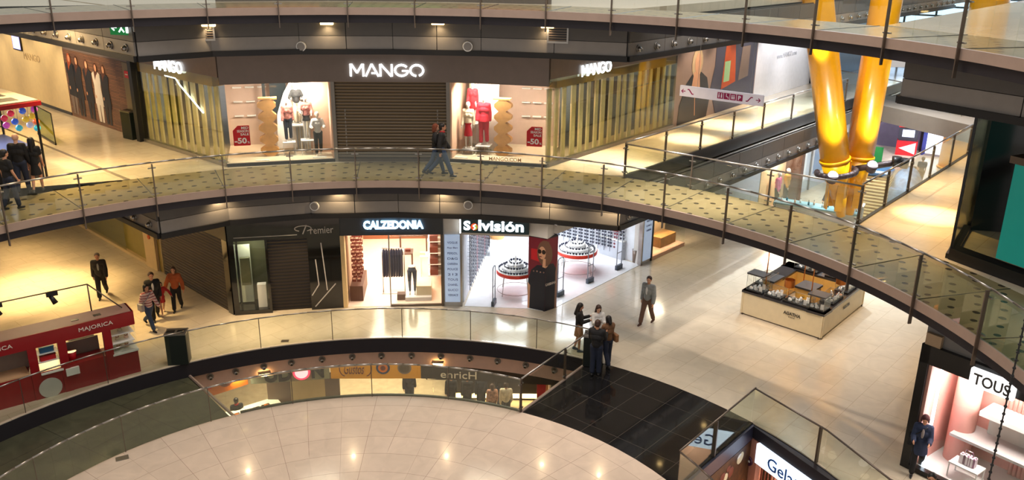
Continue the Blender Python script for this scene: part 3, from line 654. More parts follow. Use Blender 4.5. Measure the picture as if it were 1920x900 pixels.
# right mall posters
qa, qb = Vector((6.5, 34.5)), Vector((11.5, 41.05))
t, L = facade('poster_mural', 'tall fashion poster of a person in a black suit, on the right mall wall', 'mural', qa, qb, Z2)
MB().b2(0, L, 0, .08, 0, 3.0, mat('printed taupe', (150, 126, 112), .3)).build('printed_panel', None, t)
m = MB(); PNAVY = mat('printed navy', (56, 54, 70), .4); y = -.012
m.plate([(.35, .0), (3.1, .0), (3.3, .8), (2.9, 1.7), (2.3, 2.0), (1.5, 2.0), (.9, 1.6), (.45, .8)], y, y + .004, PBLK)
m.plate([(1.45, 1.4), (2.25, 1.35), (2.1, 2.05), (1.6, 2.05)], y - .004, y, SKIN); m.plate(oval(1.85, 2.42, .5, .62), y - .003, y + .001, mat('printed fair hair', (196, 168, 130), .5)); m.plate(oval(1.9, 2.4, .28, .42), y - .007, y - .003, SKIN)
m.plate([(1.9, .2), (1.95, .2), (1.8, 1.3), (1.75, 1.3)], y - .007, y - .003, SKIN)
m.plate([(4.0, .0), (L - .1, .0), (L - .1, 2.95), (3.6, 2.95), (3.6, 2.1), (3.3, 1.2)], y, y + .004, PNAVY)
m.plate([(4.4, 1.0), (5.9, 1.2), (5.6, 2.9), (4.6, 2.9)], y - .004, y, PORG); m.plate([(4.6, 1.3), (5.2, 1.3), (5.2, 2.2), (4.6, 2.2)], y - .007, y - .003, mat('printed pale green', (150, 190, 140), .4)); m.plate([(6.2, 1.2), (7.3, 1.3), (7.3, 2.7), (6.4, 2.7)], y - .006, y - .002, PGRY)
m.build('printed_figure', None, t)
for x in (1.5, 4.2, 6.8): light('SPOT', loc_of(t, x, -1.9, 3.6), 260, (1, .85, .7), .1, loc_of(t, x, 0, 1.2), 90)  # extra spots added so the poster reads brighter
qc = Vector((16.4, 47.2)); t, L = facade('poster_mural', 'plain white hoarding with faint lettering, beyond the fashion poster', 'hoarding', qb, qc, Z2)
MB().b2(0, L, 0, .08, 0, 3.0, mat('white hoarding', (226, 226, 228), .3)).build('printed_panel', None, t); MB().b2(L - .5, L - .1, -.1, 0, 0, 3.0, BLACK).build('edge_post', BLACK, t)
text('www.MANGO.com', t, 2.4, 1.75, 2.6, .25, mat('pale grey letters', (188, 190, 196), .4), -.01, .004)
for x in (1.5, 4.5): light('SPOT', loc_of(t, x, -2.2, 3.6), 420, (.95, .95, 1), .1, loc_of(t, x, 0, 1.4), 90)  # extra spots added to whiten the hoarding
qd = Vector((22, 53.8)); t, L = facade('poster_mural', 'blue grey poster with a figure behind the left yellow column', 'mural', qc, qd, Z2)
MB().b2(0, L, 0, .08, 0, 3.0, mat('printed steel blue', (96, 130, 160), .3)).build('printed_panel', None, t)
m = MB(); fig(m, 2.2, .2, 2.6, mat('printed slate', (50, 66, 86), .4), PGRY, w=1.6); m.build('printed_figure', None, t)
for A_, B_, lab in ((qa, qd, 'upper part of the right mall wall above the posters'),):
    t, L = facade('wall_right', lab, 'wall', A_, B_, Z2); t['kind'] = 'structure'; MB().b2(-.5, L, 1.0, 1.2, 0, 3.95, GREYD).build('wall_surface', GREYD, t)
# top level storefront above the corner store (only its foot shows)
for a, b, c_, lb in ((m0, m1, (150, 92, 60), 'left'), (m1, m2, (70, 110, 70), 'middle'), (m2, m3, (120, 44, 44), 'right')):
    t, L = facade('upper_storefront', f'foot of the {lb} storefront on the topmost level, behind glass', 'storefront', a + Vector((0, .4)), b + Vector((0, .4)), Z3)
    MB().b2(0, L, 0, .2, 0, 3.2, mat('upper dark cladding', (70, 58, 50), .4)).build('wall_surface', None, t)
    MB().b2(.3, L - .3, -.04, 0, .25, 2.4, mat('lit window ' + lb, c_, .3, emis=.6)).build('lit_window', None, t)

# ================================================================== STORES, shopping level
def LX(px, py, a, b):
    q = vp(px, py, a, b); t = (Vector(b[:2]) - Vector(a[:2])).normalized(); return (q.xy - Vector(a[:2])).dot(t), q.z
n0, n1, n2, n3, n4, n5, n6, n7 = [Vector(v) for v in ((-9.66, 27.34), (-6.0, 28.12), (-2.42, 28.39), (-1.78, 28.41), (.59, 28.24), (1.19, 27.93), (1.62, 28.3), (5.26, 32.72))]
HD = 2.72; HC = 4.0
PALEW = mat('pale grey stone cladding', (206, 200, 192), .45); SHINEW = mat('glossy white floor', (240, 240, 240), .15, coat=.2)
# --- black store with ribbed shutters
t, L = facade('black_storefront', 'black jewellery shopfront with Premier lettering, ribbed shutter and small lit window', 'storefront', n0, n1, Z1)
MB().b2(0, L, -.08, .12, HD, HC, BLACKG).build('fascia_board', BLACKG, t)
P_ = lambda px, py: LX(px, py, n0, n1)
BSH = ribmat('black roller shutter', (10, 9, 9), (38, 30, 26), .12, .35, .3)
x0, x1 = 1.28, 2.62
MB().b2(x0, x1, .1, .16, 0, HD, BSH).build('roller_shutter', BSH, t)
MB().b2(-.0, .18, -.08, .5, 0, HD, BLACKG).b2(x0 - .08, x0, -.08, .5, 0, HD, BLACKG).build('frame_post', BLACKG, t)
MB().b2(.18, x0 - .08, -.08, .9, 0, .15, BLACKG).b2(.18, x0 - .08, .9, 1.0, 0, HD, mat('olive display wall', (86, 88, 62), .4)).build('window_box', None, t)
m = MB().b2(.22, .62, .6, .7, .2, 2.35, mat('white display panel', (214, 220, 196), .4)); m.build('display_panel', None, t)
m = MB().b2(.3, .62, .2, .35, 1.0, 2.0, _m['olive display wall']).b2(.80, 1.1, .15, .4, .15, 1.0, WHITE); m.build('display_box', None, t)
MB().b2(.18, x0 - .08, -.06, -.045, .15, HD, SHOPG).build('glass_pane', SHOPG, t)
light('AREA', loc_of(t, .7, .3, HD - .1), 14, (1, .95, .75), .5, loc_of(t, .7, .4, 0))
MB().b2(x1, L, -.06, .1, 0, HD, BLACKG).build('side_panel', BLACKG, t)
m = MB(); LN = mat('silver line', (196, 190, 186), .4)
for pts in (((2.86, 1.9), (2.92, .95), (2.66, .55)), ((3.08, 2.5), (3.2, .72)), ((2.75, .12), (3.5, .95))): m.stroke(pts, .035, -.075, -.06, LN)
m.build('silver_lines', LN, t)
MB().b2(.2, 2.3, -.09, -.08, 2.84, 2.86, LN).build('silver_rule', LN, t)
a_, b_ = P_(582, 436), P_(622, 419)
text('remier', t, a_[0], a_[1] - .02, b_[0] - a_[0] + .04, .24, LN, -.1, .01, .0)
m = MB(); cx, cz = P_(568, 427); m.stroke([(cx + .28 * math.cos(R(k)), cz + .1 * math.sin(R(k))) for k in range(-60, 250, 20)], .03, -.1, -.085, LN).stroke([(cx + .12, cz + .12), (cx - .02, cz - .2)], .035, -.1, -.085, LN); m.build('lettering', LN, t)
# left side of the block: ribbed shutter, pillar, glazed wall
l0, l1 = Vector((-13.91, 31.42)), n0
t, L = facade('ribbed_shutter', 'long dark brown ribbed shutter on the left side of the black store', 'shutter', l0, l1, Z1)
DSH = ribmat('dark brown ribbed shutter', (24, 20, 16), (84, 70, 52), .115, .45, .3)
MB().b2(.5, L - .35, 0, .08, 0, HD, DSH).build('curtain', DSH, t)
MB().b2(0, L, -.06, .15, HD, HC, BLACK).build('fascia_board', BLACK, t); MB().b2(L - .35, L, -.06, .12, 0, HD, BLACKG).build('frame_post', BLACKG, t)
m = MB().b2(0, .5, .02, .1, 0, HD, mat('brass glazing', (150, 130, 70), .2)); m.b2(.05, .09, -.02, .0, 0, HD, STEEL).b2(.42, .46, -.02, .0, 0, HD, STEEL); m.build('narrow_window', None, t)
q1 = Vector((-14.6, 32.05)); t, L = facade('corner_pillar', 'slim beige pillar with round red alarm button beside the ribbed shutter', 'pillar', q1, l0, Z1)
MB().b2(0, L, -.08, .2, 0, HC, BEIGEW).build('shaft', BEIGEW, t); MB().tube((.55, -.08, 1.35), (.55, -.12, 1.35), .09, m=mat('orange button', (210, 90, 40), .4), n=14).build('alarm_button', None, t)
q0 = q1 + (q1 - Vector((-9.66, 27.34))).normalized() * 24; t, L = facade('glazed_side_wall', 'olive reflective glazed wall along the lower left mall', 'wall', q0, q1, Z1)
MB().b2(0, L, .1, .2, 0, HC, mat('olive wall', (150, 136, 72), .35)).build('wall_surface', None, t)
m = MB(); [m.b2(k * 2.2 + .02, k * 2.2 + 2.18, -.02, -.01, .05, HC, SIDEG) for k in range(int(L / 2.2))]; m.build('glass_pane', SIDEG, t)
MB().b2(0, L, -.05, .1, 0, .12, BEIGEW).build('baseboard', BEIGEW, t)

# --- hosiery store
t, L = facade('hosiery_storefront', 'dark grey shopfront with glowing CALZEDONIA lettering over a bright warm interior', 'storefront', n1, n2, Z1); TC = t
MB().b2(0, L, -.06, .12, HD, HC, mat('blue black fascia', (52, 56, 62), .35)).build('fascia_board', None, t)
a_, b_ = LX(682, 427, n1, n2), LX(794, 411, n1, n2)
text('CALZEDONIA', t, a_[0], a_[1] - .02, b_[0] - a_[0], .31, BLED, -.13, .012, .05)
MB().b2(0, .14, -.08, .3, 0, HD, BEIGEW).build('frame_post', None, t); MB().b2(L - .1, L, -.08, .3, 0, HD, POST).build('frame_post', None, t)
FL = mat('peach store floor', (250, 226, 206), .25); WL_ = mat('peach store wall', (230, 196, 168), .5)
MB().b2(0, L, -.02, 7.5, -.0, .012, FL).build('store_floor', FL, t)
MB().b2(-.1, 0, 0, 7.5, 0, HD, WL_).b2(L - .02, L + .05, .3, 7.5, 0, HD, WL_).b2(0, L, 7.4, 7.5, 0, HD, mat('brown store wall', (150, 96, 66), .5)).build('store_wall', None, t)
MB().b2(0, L, 0, 7.5, HD, HD + .08, CEIL).build('store_ceiling', CEIL, t)
for y, pw in ((1.2, 190), (3.6, 180), (6, 160)): light('AREA', loc_of(t, L * .5, y, HD - .04), pw, (1, .83, .66), 2.4, loc_of(t, L * .5, y, 0))
MB().b2(1.7, L - .1, 0, .015, .05, HD - .05, SHOPG).build('glass_pane', SHOPG, t); MB().b2(1.66, 1.7, -.02, .04, 0, HD, STEEL).build('door_post', STEEL, t); MB().b2(1.7, L - .1, -.04, .06, 0, .06, POST).build('threshold', POST, t)
BRN = mat('brown packs', (110, 50, 36), .5); CHOC = mat('chocolate box', (92, 62, 48), .5); DENIM = mat('dark leggings', (54, 56, 74), .6)
rk = thing('sock_rack', 'tall wall rack hung with small dark hosiery packs just inside the warm lit store', 'rack', loc_of(t, .3, .5, 0), t.rotation_euler.z)
MB().b2(-.12, .35, -.02, 1.6, .0, .6, CHOC).build('base_cabinet', CHOC, rk); MB().b2(-.14, -.1, 0, 1.6, .6, 2.5, WL_).build('back_panel', WL_, rk)
pk = None
for r_ in range(7):
    for k in range(4):
        for j in range(2):
            lc = loc_of(t, .34 + j * .17, .62 + k * .38, .72 + r_ * .26)
            if pk is None:
                pk = MB().b2(-.07, .07, -.02, .02, 0, .17, BRN).b2(-.05, .05, -.025, -.02, .1, .15, PEACH).build('hosiery_pack', None, None, lc, t.rotation_euler.z); tag(pk, 'small brown hosiery pack hanging in rows on the rack left inside the warm lit store', 'pack', 'hosiery packs on the wall rack')
            else: copy_tree(pk, lc, t.rotation_euler.z + .1)
def table(name, lab, lc, rz, w, d, h, mtl=WHITE):
    s = thing(name, lab, 'display table', lc, rz); MB().b2(-w / 2, w / 2, -d / 2, d / 2, h - .05, h, mtl).build('tabletop', mtl, s)
    for sx in (-1, 1):
        for sy in (-1, 1): MB().b2(sx * w * .45 - .02, sx * w * .45 + .02, sy * d * .45 - .02, sy * d * .45 + .02, 0, h - .05, mtl).build('leg', mtl, s)
    return s
s = thing('garment_rail', 'chrome garment stand hung with long dark leggings behind the shop glass', 'garment rack', loc_of(t, 1.72, 1.3, 0), t.rotation_euler.z)
MB().path([(-.4, 0, .02), (-.4, 0, 1.75), (.4, 0, 1.75), (.4, 0, .02)], .018, STEEL).build('rail_frame', STEEL, s); MB().b2(-.45, .45, -.2, .2, 0, .03, STEEL).build('foot_plate', STEEL, s)
lg = None
for i in range(8):
    lc = loc_of(t, 1.38 + i * .092, 1.3, 0)
    if lg is None:
        m = MB(); m.plate([(-.05, .62), (-.005, .62), (0, 1.3), (.005, .62), (.05, .62), (.07, 1.6), (.03, 1.72), (-.03, 1.72), (-.07, 1.6)], -.015, .015, DENIM)
        lg = tag(m.build('hanging_leggings', DENIM, None, lc, t.rotation_euler.z + .9), 'long dark leggings hanging in a row on the chrome stand of the warm lit store', 'leggings', 'leggings on the chrome stand')
    else: copy_tree(lg, lc, t.rotation_euler.z + .9 + .05 * (i % 3))
for i, (x, y, w, d, h, lab) in enumerate(((1.9, 3.6, .9, .6, .8, 'brown display block with folded stock behind the leggings stand'), (3.0, 2.9, .7, .5, .9, 'white table of open boxes deep in the warm lit store'), (2.3, 5.2, 1.2, .5, 1.0, 'brown cabinet against the back of the warm lit store'))):
    tb = table('display_table', lab, loc_of(t, x, y, 0), t.rotation_euler.z, w, d, h, CHOC if i != 1 else WHITE)
    for k in range(3): tag(MB().b2(-.1, .1, -.08, .08, 0, .1, (PEACH, WHITE, BRN)[k]).build('stock_box', None, None, loc_of(t, x - .25 + k * .25, y, h), t.rotation_euler.z), ('peach', 'white', 'brown')[k] + ' box lying on the ' + lab.split(' in ')[0].split(' behind')[0].split(' deep')[0].split(' against')[0] + (' in the warm lit store'), 'box')
s = thing('low_plinth', 'low stepped white plinth behind the glass of the warm lit store', 'plinth', loc_of(t, 2.62, 1.0, .012), t.rotation_euler.z)
MB().b2(-.45, .5, -.6, .6, 0, .14, WHITE).build('lower_step', WHITE, s); MB().b2(-.05, .5, -.4, .5, .14, .5, CREAM).build('upper_step', CREAM, s); MB().b2(-.75, -.45, -.5, -.2, 0, .22, CHOC).build('brown_box', CHOC, s)
s = thing('leggings_mannequin', 'half mannequin of hips and legs in grey leggings behind the shop glass', 'mannequin', loc_of(t, 2.42, .8, .152), t.rotation_euler.z)
m = MB()
for sx in (-1, 1): m.cap((sx * .09, 0, .88), .09, (sx * .1, .02, .5), .062).cap((sx * .1, .02, .5), .062, (sx * .09, 0, .12), .04)
m.ball((0, 0, .95), .15, sc=(1, .75, .8)); LEG = mat('slate leggings', (74, 80, 96), .6); m.build('leggings', LEG, s)
MB().ball((0, 0, 1.06), .15, WHITE, sc=(.95, .72, .35)).build('waist', WHITE, s); m = MB(); [m.cap((sx * .09, 0, .12), .032, (sx * .09, -.02, .04), .03, WHITE).ball((sx * .09, -.07, .03), .05, WHITE, sc=(.7, 1.6, .6)) for sx in (-1, 1)]; m.build('feet', WHITE, s)
m = MB(); [m.b2(0, .55, k * .9, k * .9 + .85, zz, zz + .03, WHITE) for k in range(5) for zz in (.5, .95, 1.4, 1.85)]
s = thing('wall_shelving', 'white wall shelving of hosiery along the right side of the warm lit store', 'shelving', loc_of(t, L - .6, 1.6, 0), t.rotation_euler.z); m.build('shelf', WHITE, s); MB().b2(.5, .56, 0, 4.5, 0, 2.3, WL_).build('back_panel', WL_, s)
bx = None
for k in range(7):
    for z in (.53, .98, 1.43, 1.88):
        lc = loc_of(t, L - .38, 1.8 + k * .55, z)
        if bx is None: bx = tag(MB().b2(-.15, .15, -.18, .18, 0, .22, BRN).b2(-.16, -.15, -.1, .1, .05, .15, PEACH).build('shelf_box', None, None, lc, t.rotation_euler.z), 'brown stock box in rows on the shelving right inside the warm lit store', 'box', 'boxes on the hosiery wall shelving')
        else: copy_tree(bx, lc)
# --- lit pillar between the stores
t, L = facade('brand_light_panel', 'pale blue lit panel listing eyewear names between the two bright stores', 'light box', n2, n3, Z1)
MB().b2(0, L, 0, .35, 0, HC, PALEW).build('pillar', PALEW, t); LBL = mat('pale blue light box', (176, 196, 226), .4, emis=.45); MB().b2(.04, L - .06, -.06, 0, .15, HD - .02, LBL).build('lit_face', LBL, t)
DKT = mat('navy lettering', (40, 50, 90), .5)
for i, s_ in enumerate(('VOGUE', 'Ray-Ban', 'PERSOL', 'D&G', 'CARRERA', 'POLICE', '212', 'TOUS', 'CHANEL', 'GUCCI', 'VERSACE')): text(s_, t, .14, 2.38 - i * .2, .36, .08, DKT, -.065, .004)
MB().b2(L - .05, L + .02, -.1, .1, 0, HC, STEEL).build('edge_profile', STEEL, t)
# --- optician
t, L = facade('optician_storefront', 'optician shopfront with white Solvisión letters on a dark teal sign', 'storefront', n3, n4, Z1); TS = t
MB().b2(0, L, -.06, .12, HD, HC, PALEW).build('fascia_board', PALEW, t)
a_, b_ = LX(865, 437, n3, n4), LX(990, 411, n3, n4); TEAL = mat('dark teal sign', (28, 56, 62), .35)
s = thing('optician_sign', 'dark teal sign board reading Solvisión in white lit letters', 'sign', loc_of(t, 0, -.06, 0), t.rotation_euler.z)
MB().b2(a_[0] + .02, b_[0] + .05, -.1, 0, 2.83, 3.36, TEAL).build('board', TEAL, s); MB().b2(a_[0] - .04, a_[0] + .0, -.1, 0, 2.8, 3.3, WLED).build('lit_edge', WLED, s)
text('S', s, .10, 2.93, .24, .34, WLED, -.12, .01, .035); text('lvisión', s, .62, 2.92, 1.58, .40, WLED, -.12, .01, .03)
m = MB(); cx = .475; m.tube((cx, -.1, 3.06), (cx, -.125, 3.06), .125, m=mat('orange ball', (226, 84, 40), .4, emis=.8), n=20); m.plate([(cx + .0, 2.94), (cx + .10, 3.0), (cx + .11, 3.08), (cx + .03, 3.18)], -.13, -.126, mat('green ball', (150, 180, 60), .4, emis=.8)); m.stroke([(cx + .05, 3.15), (cx - .04, 3.1), (cx + .04, 3.03), (cx - .03, 2.96)], .035, -.136, -.13, WLED); m.build('ball_emblem', None, s)
MB().tube((2.25, -.1, 3.3), (2.25, -.125, 3.3), .022, m=WLED, n=12).build('dot', WLED, s)
wB = Vector((-.6, 37.0)); wR = n7 + Vector((-.15, .2))
struct(MB().prism([(n3.x + .1, n3.y - .1), (n4.x, n4.y - .1), (n5.x, n5.y), (n6.x, n6.y), (n7.x, n7.y), (wB.x, wB.y + 1)], .001, .014, SHINEW).build('floor'), 'glossy white optician store floor', 'floor')
WHW = mat('bright white wall', (240, 244, 250), .5)
def wall(name, a, b, z0, z1, m, lab, th=.08): 
    o = thing(name, lab, 'wall', (a[0], a[1], 0), ang(a, b)); o['kind'] = 'structure'; MB().b2(0, (Vector(b) - Vector(a)).length, 0, th, z0, z1, m).build('wall_surface', m, o); return o
wa0 = Vector((-1.72, 28.7)); wl_ = wall('wall_left', wa0, (-.7, 37.2), 0, HD + .2, WHW, 'white display wall on the left of the optician store')
wb_ = wall('wall_back', (-.7, 37.2), (n7.x - .1, n7.y + .3), 0, HD + .2, WHW, 'white display wall at the back of the optician store')
struct(MB().prism([(n3.x, n3.y), (n4.x, n4.y), (n6.x, n6.y), (n7.x, n7.y), (-.7, 37.2)], HD + .1, HD + .2, CEIL).build('ceiling'), 'optician store ceiling', 'ceiling')
for p, pw in (((-.3, 30.2), 105), ((.3, 33), 120), ((2.4, 32.2), 120), ((1.4, 34.6), 110)): light('AREA', (*p, HD + .02), pw, (.86, .92, 1), 1.8, (*p, 0))
# header along the right side of the optician
t, L = facade('side_header', 'pale header above the open right side of the optician store', 'header', n6 + Vector((-.1, -.1)), n7, Z1)
MB().b2(0, L + .8, -.05, .12, 2.85, HC, PALEW).build('fascia_board', PALEW, t)
t, L = facade('corner_header', 'pale header over the printed corner pillar', 'header', n4, n5 + Vector((.02, -.02)), Z1)
MB().b2(0, L + .05, -.05, .5, HD + .05, HC, PALEW).build('fascia_board', PALEW, t)
# banner pillar
light('SPOT', (n5.x + .2, n5.y - 2.2, 3.95), 150, (1, .9, .8), .06, (n5.x, n5.y, 1.6), 60)  # spot added in front to brighten the printed pillar
s = thing('poster_pillar', 'corner pillar wrapped in a poster of a person in round sunglasses and black top', 'pillar', (n4.x, n4.y, 0), 0)
o3 = [(0, 0), (n5.x - n4.x, n5.y - n4.y), (n6.x - n4.x, n6.y - n4.y), (.55, .75)]
MB().prism(o3, 0, HD + .05, PBLK).build('pillar_core', PBLK, s)
def printed(parent, a, b, polys):
    p = bpy.data.objects.new('printed_face', MBp(polys, (b - a).length)); COL.objects.link(p); p.parent = parent; p.location = (a.x - parent.location.x, a.y - parent.location.y, 0); p.rotation_euler = (0, 0, ang(a, b)); return p
def MBp(polys, L):
    m = MB()
    for i, (pts, mt) in enumerate(polys): m.plate(pts, -.006 - i * .0015, -.002 - i * .0015, mt)
    return m.mesh('printed_face')
PMAR = mat('printed maroon', (120, 20, 40), .4); PIV = mat('printed taupe edge', (150, 112, 92), .4); PHR = mat('printed hair', (110, 76, 56), .5)
L4 = (n5 - n4).length; L5 = (n6 - n5).length
printed(s, n4, n5, [([(0, 0), (L4, 0), (L4, 2.72), (0, 2.72)], PMAR), ([(.1, 1.9), (.45, 1.85), (.5, 2.3), (.1, 2.3)], RED), ([(0, 0), (L4, 0), (L4, 1.75), (.35, 1.72), (.12, 1.5), (0, 1.1)], mat('printed navy black', (24, 24, 38), .35)), ([(0, 0), (.07, .0), (.09, .9), (0, 1.0)], SKIN),
    (oval(L4 - .04, 2.20, .30, .48), PHR), ([(L4 - .12, 1.68), (L4, 1.66), (L4, 2.0), (L4 - .1, 2.0)], SKIN), (oval(L4 - .14, 2.2, .14, .24), SKIN), (oval(L4 - .24, 2.24, .075, .085), mat('printed lens', (52, 40, 36), .2)), (oval(L4 - .08, 2.24, .075, .085), _m['printed lens']), (oval(L4 - .2, 2.06, .05, .02), PMAR)])
printed(s, n5, n6, [([(0, 0), (L5, 0), (L5, 2.72), (0, 2.72)], PMAR), ([(0, 0), (L5 - .06, 0), (L5 - .06, 1.5), (L5 - .2, 1.75), (0, 1.8)], _m['printed navy black']), ([(0, 1.7), (.12, 1.7), (.14, 2.62), (0, 2.62)], PHR), ([(0, 1.66), (.08, 1.7), (.04, 2.0), (0, 2.0)], SKIN), ([(L5 - .1, 0), (L5, 0), (L5, 2.0), (L5 - .1, 1.4)], PIV)])
m = MB(); [m.ball((.22 + i * .13, -.012, 1.47 + (i % 2) * .01), .028, PIV, n=8) for i in range(4)]
fr = thing('x', '', ''); bpy.data.objects.remove(fr)
f4 = bpy.data.objects.new('poster_buttons', m.mesh('poster_buttons')); COL.objects.link(f4); f4.parent = s; f4.rotation_euler = (0, 0, ang(n4, n5))
text('DOLCE&', s, .1, .95, .5, .10, PWHT, -.02, .003, .0).rotation_euler = (R(90), 0, ang(n4, n5))
q = text('GABBANA', s, n5.x - n4.x + .02, .97, .5, .10, PWHT, n5.y - n4.y - .01, .003, .0); q.rotation_euler = (R(90), 0, ang(n5, n6)); q.location = (n5.x - n4.x + .01, n5.y - n4.y - .02, .97)
q = text('#DGFAMILY', s, .25, .80, .34, .05, PWHT, -.02, .003); q.rotation_euler = (R(90), 0, ang(n4, n5)); q.location = (.22, -.12, .80)

# --- eyewear racks
FR1 = mat('dark eyewear', (34, 36, 52), .25); FR2 = mat('brown eyewear', (110, 50, 60), .3)
def glasses_mesh(mt):
    m = MB()
    for sx in (-1, 1): m.tube((sx * .056, 0, 0), (sx * .056, -.014, 0), .050, m=mt, n=10)
    m.b2(-.012, .012, -.012, 0, .004, .014, mt)
    for sx in (-1, 1): m.b2(sx * .104 - .004, sx * .104 + .004, -.01, .09, .006, .014, mt)
    return m.mesh('sunglasses')
GM = [glasses_mesh(FR1), glasses_mesh(FR2)]
allg = []
def rackrow(a, b, n, rows, z0, dz, lab, rodlab, start=.3):
    a, b = Vector(a), Vector(b); d = (b - a).normalized(); L = (b - a).length; out = Vector((d.y, -d.x)); an = math.atan2(d.y, d.x); first = None
    for i in range(n):
        p = a + d * (start + (L - start - .2) * i / (n - 1)) + out * .06
        if first is None:
            first = thing('eyewear_rod', rodlab, 'display rod', (p.x, p.y, z0 - .25), an, lab)
            MB().tube((0, 0, 0), (0, 0, rows * dz + .3), .016, m=mat('rod grey', (110, 114, 130), .4), n=6).build('rod', None, first)
            MB().b2(-.05, .05, .01, .05, rows * dz + .2, rows * dz + .24, STEEL).build('bracket', STEEL, first)
        else: copy_tree(first, (p.x, p.y, z0 - .25), an)
        for r_ in range(rows): allg.append((Vector((p.x + out.x * .03, p.y + out.y * .03, z0 + r_ * dz)), an, i))
    return first
rackrow((-1.62, 28.8), (-.68, 36.6), 21, 15, .55, .14, 'eyewear rods on the left optician wall', 'tall chrome rod of glasses on the left wall of the optician')
rackrow((-.3, 36.75), (n7.x - .5, n7.y + .55), 21, 15, .50, .145, 'eyewear rods on the back optician wall', 'tall chrome rod of glasses on the back wall of the optician')
order = sorted(range(len(allg)), key=lambda i: allg[i][0].y)
rest = MB(); cnt = 0; g0 = None
for i in order:
    p, an, k = allg[i]
    if cnt < 290:
        o = bpy.data.objects.new('sunglasses', GM[1 if k % 5 == 4 else 0]); COL.objects.link(o); o.location = p; o.rotation_euler = (0, 0, an)
        tag(o, 'pair of glasses in a tall column on the white optician walls', 'glasses', 'glasses on the optician wall rods')
    else:
        c, s_ = math.cos(an), math.sin(an)
        for sx in (-1, 1): rest.box((p.x + sx * .056 * c, p.y + sx * .056 * s_, p.z), (.095, .015, .08), FR1, an)
    cnt += 1
tag(rest.build('sunglasses'), 'many more dark glasses on the far optician wall rods', 'glasses', kind='stuff')
REDP = mat('red card', (228, 60, 34), .4)
for (x, y, z, lab) in ((2.2, 34.95, 1.7, 'red promotional card between the back wall racks'), (4.2, 33.6, 1.2, 'small red card low on the back wall racks'), (.2, 36.5, 1.9, 'red card at the far corner of the optician'), (-1.35, 30.4, 2.1, 'red card high on the left optician wall')):
    tag(MB().b2(-.16, .16, -.02, .02, 0, .42, REDP).build('promo_card', REDP, None, (x, y - .1, z), -.4 if x > 0 else 1.2, .005), lab, 'card')
def round_table_(p, r, lab, gl):
    s = thing('eyewear_table', lab, 'display table', (p.x, p.y, 0.014))
    MB().tube((0, 0, .78), (0, 0, .90), r, m=REDP, n=32).build('rim', REDP, s); MB().tube((0, 0, .90), (0, 0, .93), r * .97, m=WHITE, n=32).build('tabletop', WHITE, s)
    MB().tube((0, 0, .93), (0, 0, 1.05), r * .72, r * .66, WHITE, 28).tube((0, 0, 1.05), (0, 0, 1.2), r * .45, r * .40, WHITE, 24).tube((0, 0, 1.2), (0, 0, 1.5), .05, .02, WHITE, 10).build('tier', WHITE, s)
    m = MB(); m.path([(r * .95 * math.cos(R(k)), r * .95 * math.sin(R(k)), .12) for k in range(0, 361, 20)], .012, STEEL, 5); m.build('foot_ring', STEEL, s)
    for k in range(4): MB().tube((r * .95 * math.cos(R(45 + 90 * k)), r * .95 * math.sin(R(45 + 90 * k)), 0), (r * .8 * math.cos(R(45 + 90 * k)), r * .8 * math.sin(R(45 + 90 * k)), .78), .014, m=STEEL, n=6).build('leg', STEEL, s)
    for rr, zz, n in ((r * .85, .97, 18), (r * .57, 1.09, 12), (r * .3, 1.24, 6)):
        for k in range(n):
            a = 2 * math.pi * k / n; o = bpy.data.objects.new('sunglasses', GM[0]); COL.objects.link(o); o.location = (p.x + rr * math.cos(a), p.y + rr * math.sin(a), zz + .014); o.rotation_euler = (.5, 0, a + math.pi / 2); tag(o, gl, 'glasses', gl)
q = at(1080, 508, 0); round_table_(q, .82, 'round tiered eyewear table with red rim right of the printed pillar', 'pair of glasses on the round table right of the printed pillar')
q = at(966, 548, 0); round_table_(q, .72, 'round tiered eyewear table with red rim left of the printed pillar', 'pair of glasses on the round table left of the printed pillar')
def gate(p, an, lab):
    s = thing('security_gate', lab, 'security gate', (p.x, p.y, 0), an); GG = mat('gate grey', (150, 156, 166), .35)
    MB().path([(-.17, 0, .1), (-.17, 0, 1.45), (-.1, 0, 1.52), (.1, 0, 1.52), (.17, 0, 1.45), (.17, 0, .1)], .02, GG).build('loop', GG, s); MB().b2(-.2, .2, -.05, .05, 0, .2, mat('gate base', (70, 80, 92), .4)).build('base', None, s); MB().b2(-.15, .15, -.01, .01, .72, .75, GG).build('crossbar', GG, s)
gate(at(926, 572, 0), 1.35, 'grey security gate in the front opening of the optician'); gate(at(1050, 555, 0), .86, 'grey security gate just right of the printed pillar'); gate(at(1106, 530, 0), .86, 'grey security gate in the middle of the side opening, near the right round table'); gate(at(1160, 505, 0), .86, 'grey security gate nearest the pale blue end pillar')
s = thing('dome_display', 'orange dome shaped display deep inside the optician', 'display', at(932, 478, 0)); MB().ball((0, 0, 1.0), .34, mat('amber dome', (240, 180, 110), .3), sc=(1, .8, 1.3), n=14).build('dome', None, s); MB().b2(-.3, .3, -.25, .25, 0, .75, WHITE).build('stand', WHITE, s)
s = thing('waste_bin', 'slim brown bin by the far end pillar of the optician', 'bin', at(1192, 492, 0)); m = MB().tube((0, 0, 0), (0, 0, .55), .14, .17, mat('taupe bin', (120, 100, 86), .4), 16); m.build('body', None, s); MB().tube((0, 0, .55), (0, 0, .57), .18, .18, STEEL, 16).build('rim', STEEL, s)
s = thing('counter_block', 'white counter block before the far optician wall', 'counter', at(1150, 480, 0), -.75); MB().b2(-.6, .6, -.2, .2, 0, .8, mat('pale grey counter', (190, 194, 202), .4)).build('body', None, s); MB().b2(-.63, .63, -.23, .23, .8, .84, WHITE).build('worktop', WHITE, s)

